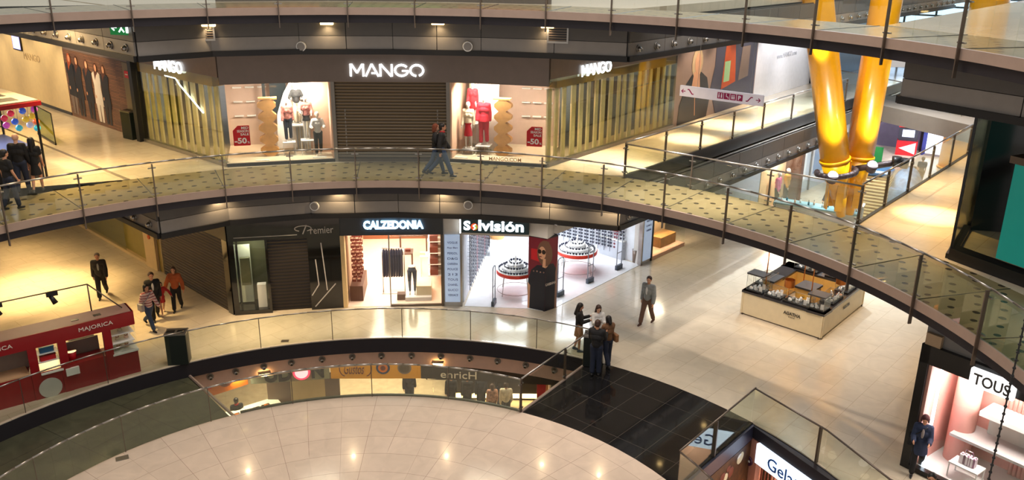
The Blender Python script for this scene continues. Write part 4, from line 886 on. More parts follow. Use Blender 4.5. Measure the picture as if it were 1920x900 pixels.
# end pillar + lit shelf shop + further shopfronts on the right mall
ee = (Vector((7.31, 35)) - n7).normalized(); e1 = n7 + ee * .75
t, L = facade('brand_light_panel', 'pale blue lit pillar panel at the far end of the optician opening', 'light box', n7, e1, Z1)
MB().b2(0, L, 0, .35, 0, HC, PALEW).build('pillar', PALEW, t); MB().b2(.1, L - .1, -.06, 0, .15, 3.0, LBL).build('lit_face', LBL, t); MB().b2(-.07, 0.02, -.08, .1, 0, HC, STEEL).build('edge_profile', STEEL, t)
for i, s_ in enumerate(('VOGUE', 'Ray-Ban', 'PERSOL', 'D&G', 'CARRERA')): text(s_, t, .2, 2.2 - i * .2, .36, .08, DKT, -.065, .004)
e2 = e1 + ee * 2.6
t, L = facade('sandal_window', 'warm lit shop window with shoes on a narrow rack beside the blue pillar', 'shop window', e1, e2, Z1)
MB().b2(0, L, -.05, .12, 2.85, HC, PALEW).build('fascia_board', PALEW, t); MB().b2(0, L, 1.0, 1.1, 0, 2.85, mat('cream lit wall', (246, 214, 168), .5)).build('back_wall', None, t); MB().b2(0, L, -.05, 1.0, 0, .15, PEACH).build('window_floor', PEACH, t); MB().b2(0, L, -.02, -.008, .15, 2.85, SHOPG).build('glass_pane', SHOPG, t); MB().b2(-.04, .04, -.06, .06, 0, 2.85, BLACK).build('frame_post', BLACK, t)
m = MB().b2(1.4, 2.4, .6, .66, 1.2, 1.8, mat('olive poster', (120, 110, 70), .4)); m.build('display_panel', None, t); MB().b2(1.2, 2.4, .3, .9, .15, .6, OAK).build('display_box', OAK, t)
light('AREA', loc_of(t, L / 2, .5, 2.8), 90, (1, .84, .6), .8, loc_of(t, L / 2, .5, 0))
for k in range(7):
    p = loc_of(t, .6, .45, .35 + k * .34); s = thing('sandal', f'brown sandal on the narrow window rack, row {("lowest", "second", "third", "fourth", "fifth", "sixth", "top")[k]}', 'shoe', p, t.rotation_euler.z, 'sandals on the window rack')
    MB().b2(-.1, .14, -.06, .06, 0, .02, CHOC).build('sole', CHOC, s); MB().ball((.0, 0, .04), .07, BRN, sc=(1.3, .8, .6)).build('strap', BRN, s)
e3 = e2 + ee * 3.2; e4 = e3 + ee * 16
for k in (5, 9, 13): pq = e3 + ee * k + Vector((3.2, -2.6)); light('SPOT', (pq.x, pq.y, 4.2), 700, (.84, .92, 1), .1, (*(e3 + ee * k), 1.2), 110)  # spots added out in the void to light this wall
wall('wall_back', e3 + Vector((.1, 0)), e4, 0, 4.0, mat('mall cool wall', (200, 210, 226), .4), 'cool white shopfront wall far along the right mall')
t, L = facade('mannequin_window', 'warm lit shop window with two dressed mannequins far along the right mall', 'shop window', e3 + ee * 3.5, e3 + ee * 6.5, Z1)
MB().b2(0, L, -.9, -.85, .05, 2.8, SHOPG).build('glass_pane', SHOPG, t); MB().b2(0, L, -.9, 0, 0, .1, PEACH).build('window_floor', PEACH, t); MB().b2(0, L, -.08, -.02, .1, 2.8, _m['cream lit wall']).build('back_wall', None, t)
MB().b2(L - .3, L, -.9, 0, 0, 2.85, CHOC).build('side_wall', CHOC, t); TM = t; light('AREA', loc_of(t, L / 2, -.5, 2.8), 80, (1, .86, .7), .8, loc_of(t, L / 2, -.4, 0))
t, L = facade('glazed_shopfront', 'cool bright glazed shopfront behind the yellow columns', 'storefront', e3 + ee * 6.9, e4, Z1)
MB().b2(0, L, -.1, -.05, .05, 3.0, SHOPG).build('glass_pane', SHOPG, t); m = MB(); [m.b2(k * 2.4, k * 2.4 + .06, -.12, -.02, 0, 3.0, STEEL) for k in range(int(L / 2.4) + 1)]; m.build('mullion', STEEL, t)
m = MB(); [m.b2(.5 + k * 2.4, 1.9 + k * 2.4, -.045, -.01, .6 + .2 * (k % 2), 2.4, (WHW, mat('blue poster', (90, 140, 190), .4), PEACH)[k % 3]) for k in range(4)]; m.build('display_panel', None, t)

# ================================================================== LIGHTS of the malls
def pools(lst, z, h, power, col, cone, lab):  # spots above the floor pools, with extra warm fill added among them
    for px, py, *k in lst:
        p = at(px, py, z); light('SPOT', (p.x, p.y, z + h - .08), power * (k[0] if k else 1), col, .07, (p.x, p.y, z), cone, .75)
        downlight(Vector((p.x, p.y)), z + h, lab)
AMB = (1, .67, .28)
pools([(125, 237), (185, 267), (268, 297), (60, 215), (40, 330, .5), (150, 330, .5), (15, 260, .5)], Z2, 4.6, 2500, AMB, 72, 'ceiling downlight for floor pools and added fill, upper left mall')
pools([(112, 440), (165, 470), (240, 518), (300, 566), (60, 480, .7), (110, 540, .7), (30, 550, .7), (200, 610, .6)], Z1, 4.3, 1900, AMB, 74, 'ceiling downlight for floor pools and added fill, lower left mall')
pools([(1185, 290), (1285, 262), (1375, 232), (1450, 205), (1100, 312, .6)], Z2, 3.75, 900, AMB, 66, 'downlight over the balcony before the posters')
pools([(1800, 350), (1748, 408), (1700, 455, .6), (1850, 300, .8)], Z2, 3.8, 900, (1, .64, .26), 70, 'downlight over the right-hand walkway')
pools([(440, 618, .8), (560, 600, .7), (1250, 470, .9)], Z1, 3.9, 600, WARM, 84, 'downlight under the slab in front of the stores')
for px, py, pw, col, cone in ((1335, 462, 1500, (1, .8, .55), 50), (1275, 505, 1500, (1, .85, .66), 46), (1190, 592, 900, (1, .92, .85), 44), (1690, 725, 1900, (1, .62, .24), 40), (1420, 700, 560, (1, .80, .66), 90), (1600, 620, 620, (1, .74, .5), 80), (1250, 680, 900, (1, .88, .85), 90), (1120, 570, 500, (1, .9, .8), 70)):
    p = at(px, py, 0); light('SPOT', (p.x, p.y, 8.6), pw * 1.6, col, .05, (p.x, p.y, 0), cone, .8)
for (px, py, z, h, pw) in ((95, 520, Z1, 4.85, 900), (215, 470, Z1, 4.85, 600), (120, 262, Z2, 4.75, 600), (60, 330, Z2, 4.75, 450)):     # unseen broad warm lamps added to fill the left malls
    p = at(px, py, z); light('AREA', (p.x, p.y, z + h), pw, (1, .70, .34), 3.0, (p.x, p.y, 0), size_y=3.0)
# spots over the middle bridge deck, greenish at its right end
for a in (20, 38, 56, 74, 92, 110, 128, 146):
    p = pol(13.6, a); light('SPOT', (p.x, p.y, Z3 - .6), 140 if a > 50 else 45, (1, .80, .48) if a > 40 else (.85, 1, .85), .1, (p.x, p.y, Z2), 100, .8)
# cool spots added in the open void to brighten the deep right mall
for x, y in ((12, 35), (15, 38), (17, 42), (20, 45), (22, 49), (25, 46), (13, 39.5), (18, 36.5)): light('SPOT', (x, y, 9.6), 4600, (.80, .90, 1), .1, (x, y, 0), 110, .8)

# ================================================================== block on the right: black display, jewellery store
b0, b1 = Vector((10.5, 19.23)), Vector((12.05, 21.51)); dB = Vector((.42, -.907))
t, L = facade('glass_side_wall', 'smoky glass side screen at the corner of the black store on the right walkway', 'glass screen', b1, b0, Z2)
MB().b2(0, L, -.01, .01, .12, 3.75, glassmat('smoky glass', (.72, .74, .6), .14, .8)).build('glass_pane', None, t); MB().b2(-.0, L, -.1, .1, 0, .12, BLACK).build('base_rail', BLACK, t); MB().b2(L - .03, L + .03, -.03, .03, 0, 3.75, BLACK).build('edge_post', BLACK, t)
wall('wall_right', b1 + ER * 17, b1, Z2, Z2 + 3.8, BLACKG, 'gloss black wall along the right-hand walkway')
wall('wall_back', b1, b1 + Vector((9, -2)), Z2, Z2 + 3.8, BLACKG, 'gloss black inner wall of the display on the right')
t, L = facade('teal_display', 'black display front with a large teal panel at the right end of the middle level', 'display', b0, b0 + dB * 7, Z2)
MB().b2(0, L, -.06, .3, 0, .28, BLACK).build('plinth', BLACK, t); MB().b2(0, L, -.06, .1, 3.5, 3.8, BLACK).build('header', BLACK, t)
x_, z_ = LX(1858, 500, b0, b0 + dB); x_ = max(1.12, x_); TL = mat('teal panel', (22, 140, 128), .3, emis=.30)
MB().b2(x_, L, .02, .1, .40, 2.62, TL).build('teal_panel', TL, t)
m = MB(); m.b2(x_ - .06, L, -.1, .4, 2.62, 2.78, POST).b2(x_ + .3, L, -.02, .3, 2.78, 3.3, mat('dark green box', (20, 46, 40), .3)); m.build('upper_shelf', None, t)
m = MB(); m.stroke([(x_ + .9, .5), (x_ + 1.1, .9), (x_ + 1.15, 1.5)], .05, .0, .02, mat('white light line', (220, 240, 240), .4, emis=.8)); m.build('light_line', None, t); MB().b2(x_ + .75, x_ + .77, .0, .02, .4, 2.62, BLACK).build('panel_seam', BLACK, t)
T0 = Vector((9.97, 18.67)); dT = Vector((.60, -.80)); T1 = T0 + dT * 7.5
t, L = facade('jewellery_storefront', 'black framed jewellery store window with pink interior and white lit TOUS sign', 'storefront', T0, T1, Z1)
MB().b2(0, L, -.08, .15, 2.95, 3.42, BLACK).b2(0, .22, -.08, .3, 0, 3.42, BLACK).b2(.22, L, -.08, .1, 0, .14, BLACK).build('frame', BLACK, t)
MB().b2(-.0, L, .05, .2, 3.42, 4.4, mat('grey header', (120, 118, 116), .4)).build('header', None, t)
PK = mat('pink store wall', (232, 168, 156), .5); PKC = mat('pink curtain', (236, 176, 164), .6)
MB().b2(.2, L, 1.7, 1.8, 0, 3.0, PK).b2(.2, .3, 0, 1.8, 0, 3.0, PK).build('store_wall', PK, t); MB().b2(.2, L, -.05, 1.8, -.0, .13, WHITE).build('window_floor', WHITE, t); MB().b2(.2, L, 0, 1.8, 2.95, 3.02, WHITE).build('window_ceiling', WHITE, t)
m = MB(); [m.tube((1.5 + k * .1, 1.6, 1.75), (1.5 + k * .1, 1.6, 2.95), .055, m=PKC, n=8) for k in range(int((L - 1.6) / .1))]; m.build('curtain', PKC, t)
m = MB(); [m.tube((1.9 + k * .1, 1.6, .13), (1.9 + k * .1, 1.6, 1.0), .055, m=PKC, n=8) for k in range(int((L - 2.0) / .1))]; m.build('curtain', PKC, t)
MB().tube((.75, 1.2, .13), (.75, 1.2, 2.95), .3, m=PK, n=20).build('round_column', PK, t); MB().b2(.45, .5, .1, .16, .13, 2.95, LAMPC).build('light_tube', None, t)
MB().b2(1.2, L, .9, 1.6, 1.68, 1.8, WHITE).build('upper_shelf', WHITE, t); MB().b2(.7, L, .7, 1.6, .95, 1.02, mat('shelf grey', (176, 170, 166), .4)).build('lower_shelf', None, t); MB().b2(1.25, L, 1.45, 1.55, 1.02, 1.68, mat('mirror grey', (200, 196, 186), .2)).build('mirror_back', None, t)
MB().b2(.22, L, -.03, -.015, .14, 2.95, SHOPG).build('glass_pane', SHOPG, t)
for x in (1.0, 2.4, 3.8): light('AREA', loc_of(t, x, .75, 2.9), 85, (1, .9, .86), .9, loc_of(t, x, .95, 0))
s = thing('lit_sign', 'white lit box sign reading TOUS above the pink window', 'sign', loc_of(t, 0, -.1, 0), t.rotation_euler.z)
a_, b_ = LX(1829, 690, T0, T1), LX(1905, 740, T0, T1); print('TOUS', a_, b_)
sx0 = a_[0]; MB().b2(sx0, sx0 + .98, -.12, 0, 2.92, 3.34, mat('sign white', (250, 250, 250), .4, emis=1.3)).build('light_box', None, s); text('TOUS', s, sx0 + .09, 2.99, .80, .27, mat('charcoal letters', (70, 66, 62), .4), -.13, .01, .012)
s = thing('display_table', 'white wire table under the patterned handbag in the pink window', 'display table', loc_of(t, 1.35, .45, .13), t.rotation_euler.z)
MB().b2(-.35, .35, -.22, .22, .38, .41, WHITE).build('tabletop', WHITE, s); [MB().b2(sx * .33 - .012, sx * .33 + .012, sy * .2 - .012, sy * .2 + .012, 0, .38, WHITE).build('leg', WHITE, s) for sx in (-1, 1) for sy in (-1, 1)]
s = thing('handbag', 'plum and white patterned handbag on the wire table in the pink window', 'bag', loc_of(t, 1.35, .45, .54), t.rotation_euler.z)
BAGM = tilemat('patterned leather', (96, 50, 80), (236, 226, 230), .09, .07, .6, .4, .3, mortar=.016); MB().b2(-.19, .19, -.08, .08, 0, .26, BAGM).build('body', BAGM, s, bevel=.02); MB().path([(-.1, 0, .26), (-.08, 0, .37), (.08, 0, .37), (.1, 0, .26)], .012, BAGM).build('handle', BAGM, s)
s = thing('handbag', 'small dark red bag at the foot of the pink window further along', 'bag', loc_of(t, 2.3, .5, .13), t.rotation_euler.z); MB().b2(-.16, .16, -.07, .07, 0, .2, DRED).build('body', DRED, s, bevel=.02); MB().path([(-.08, 0, .2), (-.06, 0, .29), (.06, 0, .29), (.08, 0, .2)], .01, DRED).build('handle', DRED, s)
s = thing('bulkhead_corner', 'beige bulkhead corner in the tone of the lit soffit, above the black store frame', 'bulkhead', (T0.x, T0.y, 3.42), ang(T0, T1)); MB().b2(.05, .42, -.06, .05, 0, .3, mat('beige bulkhead', (176, 150, 120), .5)).build('body', None, s)  # beige block coloured like the lit soffit corner, holds no lamp

# hanging chain close to the camera
v = M3 @ Vector((1888 - 960, 750 - 450, FPX)); pc = EYE + v * (9.5 / v.xy.length)
m = MB(); m.tube((0, 0, 2), (0, 0, 13), .010, m=BLACK, n=6); [m.ball((0, 0, 2 + k * .09), .019, BLACK, n=5) for k in range(95)]
tag(m.build('hanging_chain', BLACK, None, (pc.x, pc.y, 0)), 'thin dark hanging chain before the pink store window', 'chain')

# ================================================================== deep right mall
bw0, bw1 = Vector((21.8, 57.6)), Vector((34.6, 48.4))
for x, y in ((21.5, 50.5), (24.5, 49), (27.5, 46.5)): light('SPOT', (x, y, 3.95), 1100, (.9, .88, 1), .1, (x + 2.2, y + 3, 1.0), 110)  # unseen spots added to light the end wall
wall('wall_far', bw0, bw1, 0, 4.7, tilemat('lilac wall blocks', (150, 140, 164), (108, 100, 122), 2.2, 1.0, 0, .5, .06), 'lilac grey end wall of the right mall', .3)
p0, p1 = at(1560, 178, 5.0), at(1800, 232, 5.0)
struct(MB().box(((p0.x + p1.x) / 2, (p0.y + p1.y) / 2, 4.95), ((p1 - p0).length + 4, 2.6, .75), mat('brown grey slab', (92, 80, 68), .5), ang(p0, p1)).build('floor'), 'far crossing bridge of the middle level', 'bridge deck')
wall('wall_far', bw0 + Vector((-4, 4)), bw1 + Vector((4, 3)), 5.4, 14, mat('far pale wall', (150, 160, 176), .5), 'pale end wall of the upper right mall', .3)
t, L = facade('window_1', 'bright daylight window with dark bars at the end of the right mall', 'window', bw0 + Vector((-3, 2.6)), bw1 + Vector((1, 1.4)), 5.6); t['kind'] = 'structure'
MB().b2(0, L, .0, .06, 0, 5, mat('daylight pane', (200, 228, 255), .3, emis=1.8)).build('glass_pane', None, t); m = MB(); [m.b2(0, L, -.08, 0, k * .55, k * .55 + .1, mat('blue grey bar', (90, 120, 140), .4)) for k in range(10)]; [m.b2(k * 1.8, k * 1.8 + .12, -.1, 0, 0, 5, _m['blue grey bar']) for k in range(9)]; m.build('frame', None, t)
balustrade('glass balustrade of the far crossing bridge', [p0.xy, p0.xy.lerp(p1.xy, .33), p0.xy.lerp(p1.xy, .66), p1.xy], 5.33, 'thin', h=1.0)
q = at(1697, 291, 0); s = thing('ticket_machine', 'red and white ticket machine with screen against the lilac end wall', 'ticket machine', (q.x, q.y, 0), -.42)
MB().b2(-.6, .6, -.1, .6, 0, .9, RED).build('base', RED, s); MB().b2(-.55, .55, .1, .6, .9, 1.75, mat('charcoal panel', (48, 50, 60), .4)).build('console', None, s); MB().b2(-.6, .6, 0, .6, 1.75, 2.3, RED).b2(-.58, .58, -.02, 0, 2.0, 2.3, WHITE).build('header', None, s); MB().b2(-.35, .35, .08, .1, 1.15, 1.6, mat('white screen glow', (200, 210, 240), .3, emis=1)).build('screen', None, s); m = MB(); m.plate([(-.45, .45), (.5, .85), (.5, .12)], -.12, -.1, WHITE); m.build('arrow_panel', WHITE, s)
q = at(1765, 297, 0); s = thing('lit_doorway', 'white lit panel in a dark blue frame beside the third yellow column', 'lit panel', (q.x, q.y + .3, 0), -.62); MB().b2(-1.1, 1.1, 0, .2, 0, 2.8, mat('navy frame', (50, 60, 130), .4)).build('frame', None, s); MB().b2(-.85, .95, -.03, 0, .15, 2.2, mat('white lit poster', (225, 235, 255), .4, emis=1.5)).build('lit_face', None, s)
q = at(1728, 280, 0); s = thing('service_door', 'plain grey door beside the ticket machine', 'door', (q.x + .2, q.y + .4, 0), -.62); MB().b2(-.6, .6, 0, .1, 0, 2.6, mat('grey door', (140, 134, 150), .5)).build('leaf', None, s); MB().b2(-.5, -.3, -.08, 0, 1.1, 1.16, BLACK).build('handle', BLACK, s)

def column(base, top, r, lab, foot=True):
    b, t_ = Vector(base), Vector(top); d = (t_ - b).normalized(); o = thing('yellow_column', lab, 'column', b); z1 = 1.9 if foot else .0
    if foot:
        MB().tube((0, 0, 0), d * .9, r * .28, r * .5, YEL, 24).tube(d * .9, d * 2.6, r * .5, r * .92, YEL, 24).build('tapered_foot', YEL, o); z1 = 2.6
        f = MB(); [f.box(d * 1.5 + Vector((r * .62 * math.cos(k), r * .62 * math.sin(k), 0)), (.06, .5 if False else .3, 2.2), YEL, k) for k in (0, 1.57, 3.14, 4.71)]; f.build('stiffening_fin', YEL, o)
    MB().tube(d * z1, t_ - b, r * .92, r, YEL, 32).build('shaft', YEL, o)
    MB().tube(d * z1, d * (z1 + .12), r * .99, r * .99, YEL, 32).build('collar', YEL, o)
    return o, d
def ray_pair(f_, t_, yy, y2, ext): a_ = vp(*f_, (5, yy), (25, yy)); b_ = vp(*t_, (5, y2), (25, y2)); return a_, a_ + (b_ - a_) * ext
cA, dA = column(*ray_pair((1577, 405), (1541, 75), 36.4, 36.2, 2.1), .66, 'left big yellow steel column leaning to the left, tapered at its foot')
cB, dB_ = column(*ray_pair((1592, 402), (1645, 100), 37.0, 37.2, 2.1), .66, 'middle big yellow steel column leaning to the right, behind the left one')
column((26.4, 49.6, 0), (26.9, 49.8, 20), 1.05, 'third yellow column standing beside the white lit doorway', False)
column((30.5, 44, 5.4), (33.5, 45, 20), .9, 'far right yellow column on the upper levels', False)
FIX = mat('dark bronze bracket', (66, 52, 50), .45, .4)
rg = thing('lamp_ring', 'dark steel ring bracket with round spotlights clamped on the left yellow column', 'lamp bracket', cA.location + dA * 2.1)
m = MB(); m.path([(.80 * math.cos(R(k)), .80 * math.sin(R(k)), .0 + .12 * math.cos(R(k))) for k in range(150, 400, 18)], .13, FIX, 8); m.build('ring', FIX, rg); MB().tube((.9, .2, .1), (2.6, -.3, .55), .14, m=FIX, n=8).build('arm', FIX, rg)
for i, v_ in enumerate(((-.55, -.98, -.02), (1.25, -.55, .35))):
    MB().tube((v_[0], v_[1], v_[2] - .15), (v_[0], v_[1] - .12, v_[2] + .15), .2, .24, FIX, 14).build('lamp_housing', FIX, rg); MB().tube((v_[0], v_[1] - .13, v_[2] + .14), (v_[0], v_[1] - .16, v_[2] + .17), .2, .2, LAMPC, 14).build('lens', LAMPC, rg)
for v_ in ((2.35, -.45, .6), (2.75, -.35, .5)): MB().tube((v_[0], v_[1], v_[2] - .2), (v_[0], v_[1], v_[2] + .22), .17, .2, BLACK, 12).build('lamp_housing', BLACK, rg)
for d_, c_, s_ in ((dA, cA, -1), (dB_, cB, 1)):
    q = c_.location + d_ * 2.9 + Vector((s_ * .2, -1.5, 0)); light('SPOT', q, 380, (1, .93, .8), .15, c_.location + d_ * 8, 90, .9)
    q = c_.location + d_ * 6 + Vector((0, -6, 5)); light('SPOT', q, 420, (1, .93, .8), .4, c_.location + d_ * 7, 60, .9)
# lifted deck chairs / goods by the column foot
q = at(1592, 412, 0)
s = thing('wicker_crate', 'tall woven pale crate stacked beside the yellow column foot', 'crate', (q.x + 1.0, q.y + .4, 0), -.55); WK = ribmat('woven slats', (120, 84, 50), (232, 206, 150), .16, .6, 0); MB().b2(-.8, .8, -.6, .6, 0, 2.2, WK).build('body', WK, s); MB().b2(-.85, .85, -.65, .65, 2.2, 2.5, mat('blue grey cover', (60, 90, 120), .4)).build('lid', None, s, bevel=.1)
s = thing('wrapped_cart', 'large goods bundle wrapped in blue clear plastic beside the woven crate', 'bundle', (q.x + 2.6, q.y + .2, 0), -.5); m = MB(); m.ball((0, 0, 1.3), 1.2, mat('crumpled blue plastic', (120, 160, 200), .12, noise=.3, nscale=5, bump=1.0, coat=.6), sc=(.62, .6, 1.1), n=16); m.b2(-.8, .8, -.7, .7, 0, 1.6, _m['crumpled blue plastic']); m.build('plastic_wrap', None, s); MB().b2(-.7, .7, -.6, .6, .0, .15, POST).build('pallet', POST, s)
s = thing('side_unit', 'small blue grey service unit before the woven crate', 'cabinet', (q.x - .1, q.y - .9, 0), -.5); MB().b2(-.3, .3, -.3, .3, 0, 1.0, mat('blue grey unit', (96, 126, 156), .4)).build('body', None, s, bevel=.03); MB().b2(-.33, .33, -.33, .33, 1.0, 1.06, WHITE).build('worktop', WHITE, s)
s = thing('green_board', 'green board on a thin stand behind the woven crate', 'board', (q.x + 1.2, q.y + 1.4, 0), -.5); MB().b2(-.5, .5, -.02, .02, 2.5, 3.3, mat('green chalk board', (30, 110, 50), .5)).build('panel', None, s); MB().tube((0, .03, 0), (0, .03, 3.8), .03, m=STEEL).build('pole', STEEL, s)
q = at(1532, 420, 0); s = thing('market_counter', 'long white counter with bottles before the yellow column foot', 'counter', (q.x, q.y - .2, 0), -.55); MB().b2(-2.0, 1.6, -.4, .4, 0, .85, WHITE).build('body', WHITE, s); MB().b2(-2.1, 1.7, -.45, .45, .85, .92, mat('pale teal worktop', (150, 190, 200), .3)).build('worktop', None, s)
for k in range(12):
    lc = Vector((q.x - 1.6 + k * .27, q.y - .2 - (k * .27 - 1.6) * .61 + (.1 if k % 2 else -.1), .92)); b = thing('bottle', 'small bottle standing on the long white counter by the yellow columns', 'bottle', lc, 0, 'bottles on the long white counter'); MB().tube((0, 0, 0), (0, 0, .16), .045, m=(WHITE, mat('teal bottle', (60, 130, 150), .3), PEACH)[k % 3], n=8).build('body', None, b); MB().tube((0, 0, .16), (0, 0, .25), .02, m=STEEL, n=6).build('cap', STEEL, b)

# hanging direction sign
g0, g1 = Vector((4.97, 25.51)), Vector((6.98, 23.84)); t, L = facade('hanging_sign', 'white hanging direction sign with magenta pictograms and arrows in the right mall void', 'sign', g0, g1, 8.16)
MAG = mat('magenta pictogram', (170, 24, 92), .4); SGN = mat('sign grey white', (222, 214, 222), .4, emis=.25)
MB().b2(0, L, -.04, .04, 0, .31, SGN).build('board', SGN, t)
for x in (.55, L - .4): MB().tube((x, 0, .31), (x, 0, 2.1), .006, m=STEEL, n=5).build('suspension_wire', STEEL, t)
m = MB(); y0_, y1_ = -.05, -.04
def arrow(x, d): m.stroke([(x, .155), (x + .13 * d, .155)], .022, y0_, y1_, MAG).stroke([(x + .07 * d, .21), (x + .13 * d, .155), (x + .07 * d, .10)], .02, y0_, y1_, MAG)
arrow(.19, -1); arrow(L - .2, 1)
for x, f_ in ((.26, 1), (L - .5, -1)): m.stroke([(x, .155 + .06 * f_), (x + .05, .155 + .06 * f_), (x + .15, .155 - .06 * f_), (x + .2, .155 - .06 * f_)], .03, y0_, y1_, MAG)
for i in range(4): m.b2(1.23 + i * .2, 1.41 + i * .2, y0_, y1_, .07, .25, MAG)
for i, x in enumerate((1.28, 1.36)): m.b2(x - .016, x + .016, y0_ - .004, y0_, .1, .19, SGN).ball((x, y0_ - .002, .215), .016, SGN, sc=(1, .3, 1), n=8)
m.ball((1.51, y0_ - .002, .22), .014, SGN, sc=(1, .3, 1), n=8).stroke([(1.51, .2), (1.51, .15), (1.56, .15), (1.58, .1)], .016, y0_ - .004, y0_, SGN)
for x in (1.68, 1.72, 1.76): m.b2(x - .012, x + .012, y0_ - .004, y0_, .1, .18, SGN).ball((x, y0_ - .002, .205), .014, SGN, sc=(1, .3, 1), n=8)
m.build('pictogram', MAG, t); text('P', t, 1.88, .10, .08, .12, SGN, -.056, .003, .02)
q = vp(222, 52, frontA[0] + EL * 4, frontA[0]); t = thing('exit_sign', 'green emergency exit sign with running figure under the top bridge, upper left', 'sign', (q.x + .3, q.y - .5, q.z - .15), -.2)
EXG = mat('exit green', (16, 110, 52), .4, emis=.7); MB().b2(-.36, .36, 0, .05, 0, .42, EXG).build('board', EXG, t); m = MB(); m.b2(.14, .3, -.01, 0, .06, .36, WLED).ball((.02, -.005, .32), .04, WLED, sc=(1, .3, 1), n=8).stroke([(.02, .28), (.0, .18), (.08, .08)], .035, -.01, 0, WLED).stroke([(0, .18), (-.08, .08)], .035, -.01, 0, WLED).stroke([(-.3, .2), (-.14, .2)], .03, -.01, 0, WLED).stroke([(-.22, .28), (-.3, .2), (-.22, .12)], .03, -.01, 0, WLED); m.build('pictogram', WLED, t)
q = vp(1708, 112, frontB[0] + Vector((.3, .3)), frontB[1] + Vector((.3, .3))); t = thing('number_display', 'small red lit number display on the right block under the top bridge', 'display', (q.x, q.y - .05, q.z - .08), ang(frontB[0], frontB[1])); MB().b2(-.13, .13, 0, .06, -.02, .16, BLACK).build('housing', BLACK, t); text('60', t, -.09, .01, .18, .11, mat('red LED', (255, 20, 40), .4, emis=4), -.01, .003, .01)

# ================================================================== KIOSKS and small things
# --- cream jewellery kiosk
kL, kC, kR = Vector((8.15, 27.95)), Vector((10.35, 25.85)), Vector((12.9, 28.8)); kB = kL + kR - kC
t = thing('jewellery_kiosk', 'cream square kiosk with black counter top reading AGATHA on the beige floor', 'kiosk', (kC.x, kC.y, 0)); K0 = Vector((kC.x, kC.y))
GOLDW = mat('gold plywood', (222, 178, 96), .45, noise=.1)
def kseg(a, b, m, z0, z1, th, inset=0, nm='panel'):
    d = (b - a).normalized(); L = (b - a).length; nrm = Vector((-d.y, d.x)); c = (a + b) / 2 - K0 + nrm * (th / 2 + inset); MB().box((c.x, c.y, (z0 + z1) / 2), (L, th, z1 - z0), m, ang(a, b)).build(nm, m, t)
for a, b in ((kL, kC), (kC, kR), (kR, kB), (kB, kL)):
    kseg(a, b, CREAM, .05, .84, .05, .03, 'front_panel'); kseg(a, b, POST, 0, .06, .05, .07, 'plinth'); kseg(a, b, mat('black stone top', (44, 42, 44), .2), .84, .92, .62, 0, 'countertop'); e_ = (b - a).normalized() * .62; kseg(a + e_, b - e_, GOLDW, .05, .84, .04, .58, 'inner_panel')
t1 = text('AGATHA', t, 0, .52, .62, .12, BLACK, -.03, .004, .02); d = (kC - kL).normalized(); q = kL + d * 1.62 - K0; t1.rotation_euler = (R(90), 0, ang(kL, kC)); t1.location = (q.x + d.y * .0, q.y, .52); t1.location = Vector((q.x, q.y, .52)) + Vector((d.y, -d.x, 0)) * -.0
t2 = text('PARIS', t, 0, .44, .22, .04, BLACK, -.03, .004); q2 = kL + d * 1.82 - K0; t2.rotation_euler = t1.rotation_euler; t2.location = (q2.x, q2.y, .44)
d2 = (kR - kC).normalized(); t3 = text('AGATHA', t, 0, .5, .62, .12, BLACK, -.03, .004, .02); q = d2 * 1.75; t3.rotation_euler = (R(90), 0, ang(kC, kR)); t3.location = (q.x, q.y, .52)
for p, h in ((kL + d * .62 + Vector((-d.y, d.x)) * .5, 2.4), (kC - d * .75 + Vector((-d.y, d.x)) * .5, 2.4), (kR + d2 * -.4 + d * -.5, 2.4), (kL + d * 1.3 + d2 * 2.3, 2.3)):
    MB().tube((p.x - K0.x, p.y - K0.y, .9 if h > 2.35 else .0), (p.x - K0.x, p.y - K0.y, h), .02, m=COPPER, n=8).build('pole', COPPER, t)
def vitrine(p, an, w, dd, h, lab, top=None, n=6, tall=False):
    s = thing('display_case', lab, 'display case', (p.x, p.y, .92), an)
    MB().b2(-w / 2, w / 2, -dd / 2, dd / 2, 0, .06, BLACK).build('base', BLACK, s)
    MB().b2(-w / 2 + .01, w / 2 - .01, -dd / 2 + .01, dd / 2 - .01, .06, h, SHOPG).build('glass_box', SHOPG, s)
    m = MB()
    for sx in (-1, 1):
        for sy in (-1, 1): m.tube((sx * (w / 2 - .01), sy * (dd / 2 - .01), .06), (sx * (w / 2 - .01), sy * (dd / 2 - .01), h), .006, m=STEEL, n=5)
    m.path([(-w / 2 + .01, -dd / 2 + .01, h), (w / 2 - .01, -dd / 2 + .01, h), (w / 2 - .01, dd / 2 - .01, h), (-w / 2 + .01, dd / 2 - .01, h), (-w / 2 + .01, -dd / 2 + .01, h)], .006, STEEL, 5); m.build('edge_frame', STEEL, s)
    if top: MB().b2(-w / 2 - .01, w / 2 + .01, -dd / 2 - .01, dd / 2 + .01, h, h + .05, top).build('lid', top, s)
    for k in range(n):
        c = ((k % 3 - 1) * w * .28, (k // 3 - .5) * dd * .42); hh = .05 + .05 * ((k * 7) % 3)
        lc = Vector((p.x + c[0] * math.cos(an) - c[1] * math.sin(an), p.y + c[0] * math.sin(an) + c[1] * math.cos(an), .98))
        j = MB(); j.plate([(-.05, 0), (.05, 0), (.05, .02), (-.02, hh + .03), (-.05, hh + .03)], -.05, .05, WHITE); j.ball((.01, 0, .06), .012, COPPER, n=6)
        tag(j.build('jewellery_stand', WHITE, None, lc, an + k), 'white stand in the ' + lab.replace('glass ', '').replace(' of the cream kiosk', ', cream kiosk').replace(' on the cream kiosk', ', cream kiosk'), 'jewellery stand', 'white stands in the ' + lab)
aLC, aCR = ang(kL, kC), ang(kC, kR); N1 = Vector((-d.y, d.x)); N2 = Vector((-d2.y, d2.x))
